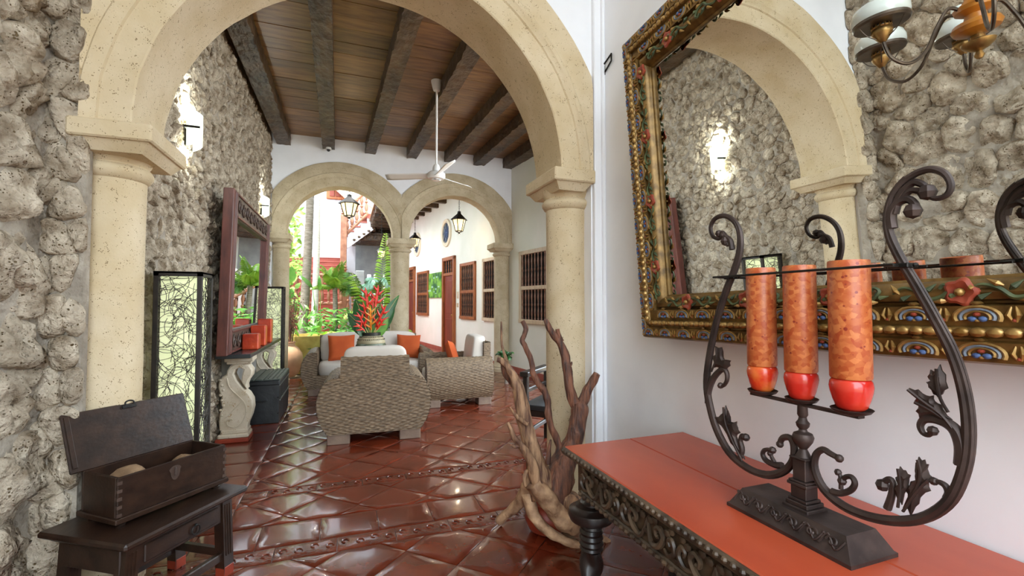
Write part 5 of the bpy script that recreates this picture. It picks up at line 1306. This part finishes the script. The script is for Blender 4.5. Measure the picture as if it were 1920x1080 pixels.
def flight(u0, v0, u1, v1, n, y, dep, tz, ml):           # saw-tooth stringer going across, with treads
    p, q = P_(u0, v0, y), P_(u1, v1, y); dx, dz = (q.x-p.x)/n, (q.z-p.z)/n
    poly = [(p.x, p.z-tz)]
    for k in range(n): poly += [(p.x+dx*k, p.z+dz*(k+(1 if dz > 0 else 0))), (p.x+dx*(k+1), p.z+dz*(k+(1 if dz > 0 else 0)))]
    poly += [(q.x, q.z-tz)]
    poly = [poly[0]]+poly[1:]
    b = MB(); b.prism(poly, lambda a, z, c: Vector((a, y+c, z)), dep); O('stringer', b, ml, t)
    for k in range(n):
        z = p.z+dz*(k+(1 if dz > 0 else 0)); b = MB(); b.box(p.x+dx*k, p.x+dx*(k+1), y-.05, y+dep+.8, z, z+.045); O('step', b, m_stair, t)
    return p, q
p, q = flight(640, 452, 700, 410, 5, 17.7, .12, .42, m_plaster)
b = MB(); b.tube([P_(648, 440, 17.7), P_(690, 400, 17.7)], .06, 8); O('handrail', b, m_rail, t)
b = MB(); b.tube([P_(650, 392, 17.7), P_(700, 345, 17.7)], .06, 8); O('handrail', b, m_rail, t)
for k in range(5):
    u = 651+k*9; a, b2 = P_(u, 437-(u-648)*.95, 17.7), P_(u, 392-(u-650)*.94, 17.7); b = MB(); turned(b, a, b2.z-a.z, .07); O('baluster', b, m_rail, t)
b = MB(); b.add([P_(676, 398, 17.9), P_(718, 405, 17.9), P_(688, 432, 17.9), P_(676, 425, 17.9)], [(0, 1, 2, 3)]); V = list(b.v); b.add([Vector(v)+Vector((0, .05, 0)) for v in V], [(3, 2, 1, 0)]); O('side_panel', b, m_stair, t)
A_ = [P_(622, 345, 18.3), P_(668, 345, 18.3), P_(722, 402, 18.3), P_(700, 415, 18.3)]
b = MB(); b.prism([(v.x, v.z) for v in A_], lambda a, z, c: Vector((a, 18.3+c, z)), .5); O('upper_soffit', b, m_cream, t)
flight(668, 352, 722, 392, 5, 18.2, .1, .3, m_plaster)
w = MB(); p0, p1 = P_(612, 373, 18.88), P_(640, 345, 18.88)
tw = T('window_7', 'brown shuttered window high on the white courtyard wall', 'window', (p0.x, 18.88, p0.z), kind='structure')
w.box(p0.x, p1.x+.3, 18.80, 18.9, p0.z, p0.z+1.2, .02); O('window_frame', w, m_wwood, tw)
for k in range(4): w = MB(); w.box(p0.x+.12+.22*k, p0.x+.30+.22*k, 18.77, 18.82, p0.z+.1, p0.z+1.1, .01); O('shutter_panel', w, m_door, tw)
for k in range(8):
    c0 = P_(664+k*9, 449-k*5.5, 17.9); b = MB(); b.box(c0.x-.07, c0.x+.07, 17.75, 18.7, c0.z-.16, c0.z, .02); b.box(c0.x-.05, c0.x+.05, 17.65, 17.76, c0.z-.08, c0.z, .02); O('stair_joist', b, m_beam, t)
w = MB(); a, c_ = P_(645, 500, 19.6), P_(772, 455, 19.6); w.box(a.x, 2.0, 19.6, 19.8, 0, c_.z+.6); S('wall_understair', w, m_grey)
ro = MB(); ro.box(P_(660, 450, 18).x, 2.2, 17.95, 20.5, P_(700, 452, 18).z+.22, P_(700, 452, 18).z+.3); rf = S('ceiling_gallery', ro, m_beam)
for k in range(8):
    j = MB(); y = 18.0+.3*k; z = P_(700, 452, 18).z; j.box(P_(655, 450, y).x, 2.2, y-.08, y+.08, z, z+.22, .02); O('joist', j, m_beam, rf)
for u, v0, v1, wd in ((675, 508, 600, .13), (692, 515, 600, .06), (704, 515, 600, .05), (722, 515, 600, .05)):
    p = P_(u, v0, 15); q = MB(); q.box(p.x-wd, p.x+wd, 15-wd, 15+wd, 0, p.z, .01); S('column', q, m_grey if wd > .1 else m_plaster)
t = T('slatted_screen', 'dark slatted screen behind the white posts past the palms', 'screen', (.9, 15.4, 0))
for k in range(9): z = .35+.2*k; q = MB(); q.box(.45, 1.75, 15.38, 15.42, z, z+.11, .004); O('slat', q, m_dark, t)

# ---------------------------------------------------------------- courtyard plants
def frond(mb, p, d, L, lw, droop, nl=26, twist=0, ml=.30, up=(0, 0, 1)):
    if L > 2: nl, ml = 46, .15
    d = Vector(d).normalized(); side = d.cross(Vector(up)); side = side.normalized() if side.length > .05 else Vector((1, 0, 0)); nrm = side.cross(d)
    side, nrm = side*math.cos(twist)+nrm*math.sin(twist), nrm*math.cos(twist)-side*math.sin(twist)
    c = Vector(p); P = []; a = 0
    for i in range(nl+1):
        s_ = i/nl; a = droop*s_*s_; ax = (d*math.cos(a)+Vector((0, 0, -1))*math.sin(a)).normalized(); P.append((c.copy(), ax)); c = c+ax*(L/nl)
    mb.tube([q for q, _ in P], [.010, .002], 5)
    for i, (q, ax) in enumerate(P[2:]):
        s_ = (i+2)/nl; ll = ml*L*math.sin(pi*(.12+.85*s_))**.7
        for sg in (-1, 1):
            e = (side*sg+ax*.75-Vector((0, 0, .25+.25*random.random()))).normalized(); m_ = q+e*ll*.5+nrm*.02*L; tip = q+e*ll-Vector((0, 0, ll*.22))
            wv_ = ax*lw*.5
            mb.add([q, m_-wv_, tip, m_+wv_], [(0, 1, 2), (0, 2, 3)])
def palm(label, base, h, fr, mat, name='palm_plant', tr=.03, trm=None, cat='palm', group=None):
    t = T(name, label, cat, base, 0, group); b = MB(); top = Vector(base)+Vector((0, 0, h))
    if h > .05: b.tube(spl([base, Vector(base)+Vector((.02, 0, h*.5)), top], 5), [tr*1.2, tr], 10); O('trunk', b, trm or m_trunk, t)
    for az, el, L, dr, lw in fr:
        b = MB(); frond(b, top, (math.cos(az)*math.cos(el), math.sin(az)*math.cos(el), math.sin(el)), L, lw, dr); O('frond', b, mat, t, ang=180)
    return t
def fan(n, L, dr, lw, el0=.3, el1=1.2, a0=0, a1=2*pi, seed=1):
    r_ = random.Random(seed); return [(a0+(a1-a0)*(k+.5*r_.random())/n, r_.uniform(el0, el1), L*r_.uniform(.75, 1.1), dr*r_.uniform(.7, 1.3), lw) for k in range(n)]
def gb(u, y): p = onY(u, 567, y); return (p.x, y, 0)
q = onY(628, 540, 11.0); palm('bright yellow-green palm in front of the red stair', (q.x, 11, 0), q.z, fan(15, .62, .6, .03, .15, 1.35, seed=3), m_lf1, tr=.05)
q = onY(710, 600, 10.6); palm('tall bright palm frond clump beside the middle column', (q.x, 10.6, 0), .4, [(.7, 1.50, 2.55, .25, .04), (2.6, 1.3, 1.7, .7, .035), (3.6, 1.1, 1.3, 1.1, .035)], m_lf1)
q = onY(672, 560, 11.6); palm('feathery palm arching below the gallery joists', (q.x, 11.6, 0), q.z, [(3.0, .9, 1.0, 1.5, .035), (.3, .8, .9, 1.6, .035), (2.2, 1.2, 1.0, 1.2, .035), (4.2, .8, .9, 1.7, .035), (1.2, .8, .8, 1.6, .035)], m_lf2, tr=.04)
q = onY(712, 545, 11.0); palm('blue-green palm with drooping fronds by the white posts', (q.x, 11.0, 0), q.z+.1, fan(9, .8, 1.7, .04, .1, .9, seed=8), m_lf4, tr=.035)
for i, (u, y, L, m_, lb) in enumerate(((575, 10.2, .9, m_lf2, 'low areca palm behind the yellow pot'), (603, 10.6, 1.0, m_lf2, 'bushy areca palm behind the sofa, left one'), (632, 10.3, 1.0, m_lf1, 'light green areca palm behind the middle of the sofa'), (655, 10.8, .95, m_lf2, 'areca palm just left of the heliconia vase'), (684, 10.0, .8, m_lf3, 'dark low palm right behind the heliconia vase'), (618, 9.8, .7, m_lf3, 'dark green low palm at the garden edge'), (560, 11.5, 1.1, m_lf2, 'areca palm beside the grey palm trunk'))):
    palm(lb, gb(u, y), .12, fan(9, L, 1.1, .05, .5, 1.35, seed=20+i), m_, 'areca_palm', group=None)
for lb, u0, v0, u1, v1, y, r, m_ in (('grey ringed palm trunk leaning by the left far arch', 562, 700, 580, 345, 10.9, .085, m_trunk), ('slim whitish palm trunk right of the grey trunk', 586, 690, 593, 345, 11.8, .07, m_trunk2)):
    p, q = onY(u0, v0, y), onY(u1, v1, y); p.z = 0; q = p+(q-p)*1.25
    t = T('palm_tree', lb, 'palm', p); b = MB(); n = 60; P = [p.lerp(q, k/n)+Vector((.04*math.sin(k/n*3), 0, 0)) for k in range(n+1)]; b.tube(P, [r*(1.15-.3*k/n)*(1+.05*(k % 2)) for k in range(n+1)], 12); O('trunk', b, m_, t)
    for az, el, L, dr, lw in fan(10, 1.9, 1.2, .06, .2, 1.0, seed=int(u0)):
        b = MB(); frond(b, P[-1], (math.cos(az)*math.cos(el), math.sin(az)*math.cos(el), math.sin(el)), L, lw, dr); O('frond', b, m_lf2, t, ang=180)
def bigleaf(label, base, leaves, mat, name='broad_leaf_plant', cat='plant'):
    t = T(name, label, cat, base)
    for tp, L, W, bend in leaves:
        tp = Vector(tp); bs = Vector(base); b = MB(); b.tube(spl([bs, bs.lerp(tp, .5)+Vector((0, 0, .1)), tp], 5), [.012, .006], 6); O('stem', b, m_lf2, t)
        d = Vector((tp.x-bs.x+random.uniform(-.15, .15), -.2, .75 if bend < 1 else .3)); b = MB(); leaf(b, tp, d, (0, -1, .3), L, W, bend, .15, 10, .8); O('leaf', b, mat, t)
p = gb(545, 9.6); bigleaf('tall plant with single upright oval leaves beside the left far arch', p, [(onY(543, 530, 9.6), .32, .2, .2), (onY(546, 560, 9.5), .2, .1, .6), (onY(553, 585, 9.7), .22, .1, .9)], m_lf2)
p = gb(604, 10.4); bigleaf('banana plant with long drooping leaves behind the sofa', p, [(onY(586, 540, 10.4), .40, .08, 1.5), (onY(600, 545, 10.5), .36, .08, 1.7), (onY(596, 622, 10.2), .34, .09, 1.4)], m_lf2)
t = T('leafy_creeper', 'sunlit creeper with small leaves on the garden wall left of the trunks', 'plant', onY(552, 500, 13.5))
b = MB()
for k in range(230):
    q = onY(random.uniform(540, 562), random.gauss(470, 75), random.uniform(12.5, 14.0)); leaf(b, q, (random.uniform(-1, 1), random.uniform(-1, .2), random.uniform(-.6, .8)), (0, -1, .4), random.uniform(.1, .24), random.uniform(.06, .12), .6, .1, 3)
O('leaves', b, m_lf1, t, kind='stuff', ang=180)
t = T('clipped_undergrowth', 'dense mixed leafy undergrowth along the courtyard edge', 'plants', onY(630, 640, 10.5), kind='stuff')
b = MB()
for k in range(420):
    q = onY(random.uniform(556, 735), random.uniform(580, 655), random.uniform(9.9, 12.0)); q.z = max(q.z, .03); leaf(b, q, (random.uniform(-1, 1), random.uniform(-1, .3), random.uniform(-.2, 1)), (0, -1, .5), random.uniform(.12, .34), random.uniform(.02, .06), .8, .1, 3)
O('leaves', b, m_lf2, t, kind='stuff', ang=180)
# pots and jar
def jar(name, label, c, prof, mat, cat='pot'):
    mb = MB(); mb.lathe(prof, c, 32); return tag(O(name, mb, mat), label, cat)
cj = (-1.0, 9.45, 0)
jar('clay_jar', 'round pale clay jar with narrow neck left of the yellow pot', (-.99, 9.5, 0), [(.1, 0), (.17, .06), (.235, .2), (.255, .32), (.235, .44), (.17, .54), (.11, .59), (.10, .63), (.125, .655), (.12, .66), (.09, .63), (.09, .5)], m_clay, 'jar')
pp = onY(572, 700, 10.1)
jar('yellow_planter', 'large yellow ochre planter behind the sofa arm', (pp.x, 10.1, 0), [(.30, 0), (.34, .05), (.40, .35), (.43, .62), (.45, .7), (.45, .74), (.40, .74), (.38, .66)], m_pot)
t = T('dry_reeds', 'dark dry reeds with seed heads standing in the clay jar', 'reeds', (-.99, 9.5, .6)); b = MB()
for k in range(46):
    q = onY(random.uniform(522, 566), random.uniform(540, 600), 9.5+random.uniform(-.15, .15)); p0 = Vector((-.99+random.uniform(-.05, .05), 9.5+random.uniform(-.05, .05), .5)); P = spl([p0, p0.lerp(q, .5)+Vector((0, 0, .04)), q], 6); b.tube(P, [.005, .002], 4)
    for j in range(5, 13, 1):
        if j < len(P): b.ball(P[j]+Vector((random.uniform(-.03, .03), 0, random.uniform(-.03, .03))), .012, 5)
O('reed_stems', b, m_drift2, t, kind='stuff')
p = onY(552, 636, 10.9); 
for k in range(4): mb = MB(); mb.box(p.x-.35+.03*k, p.x+.35, 10.7, 11.2, .16*k, .15+.16*k, .03); tag(O('stone_slab', mb, m_lime2), 'pale stone slab in the low stack behind the clay jar', 'slab', 'stone slabs behind the clay jar')
palm('small variegated palm by the far corridor door', (1.42, 12.4, 0), .45, fan(7, .6, 1.3, .05, .4, 1.2, seed=77), m_lf1, 'potted_palm')
p = onY(912, 662, 8.2); palm('small dark green pot plant behind the side-on armchair', (2.62, 7.45, 0), .4, fan(8, .26, 1.3, .02, .6, 1.3, seed=55), m_lf3, 'fern')
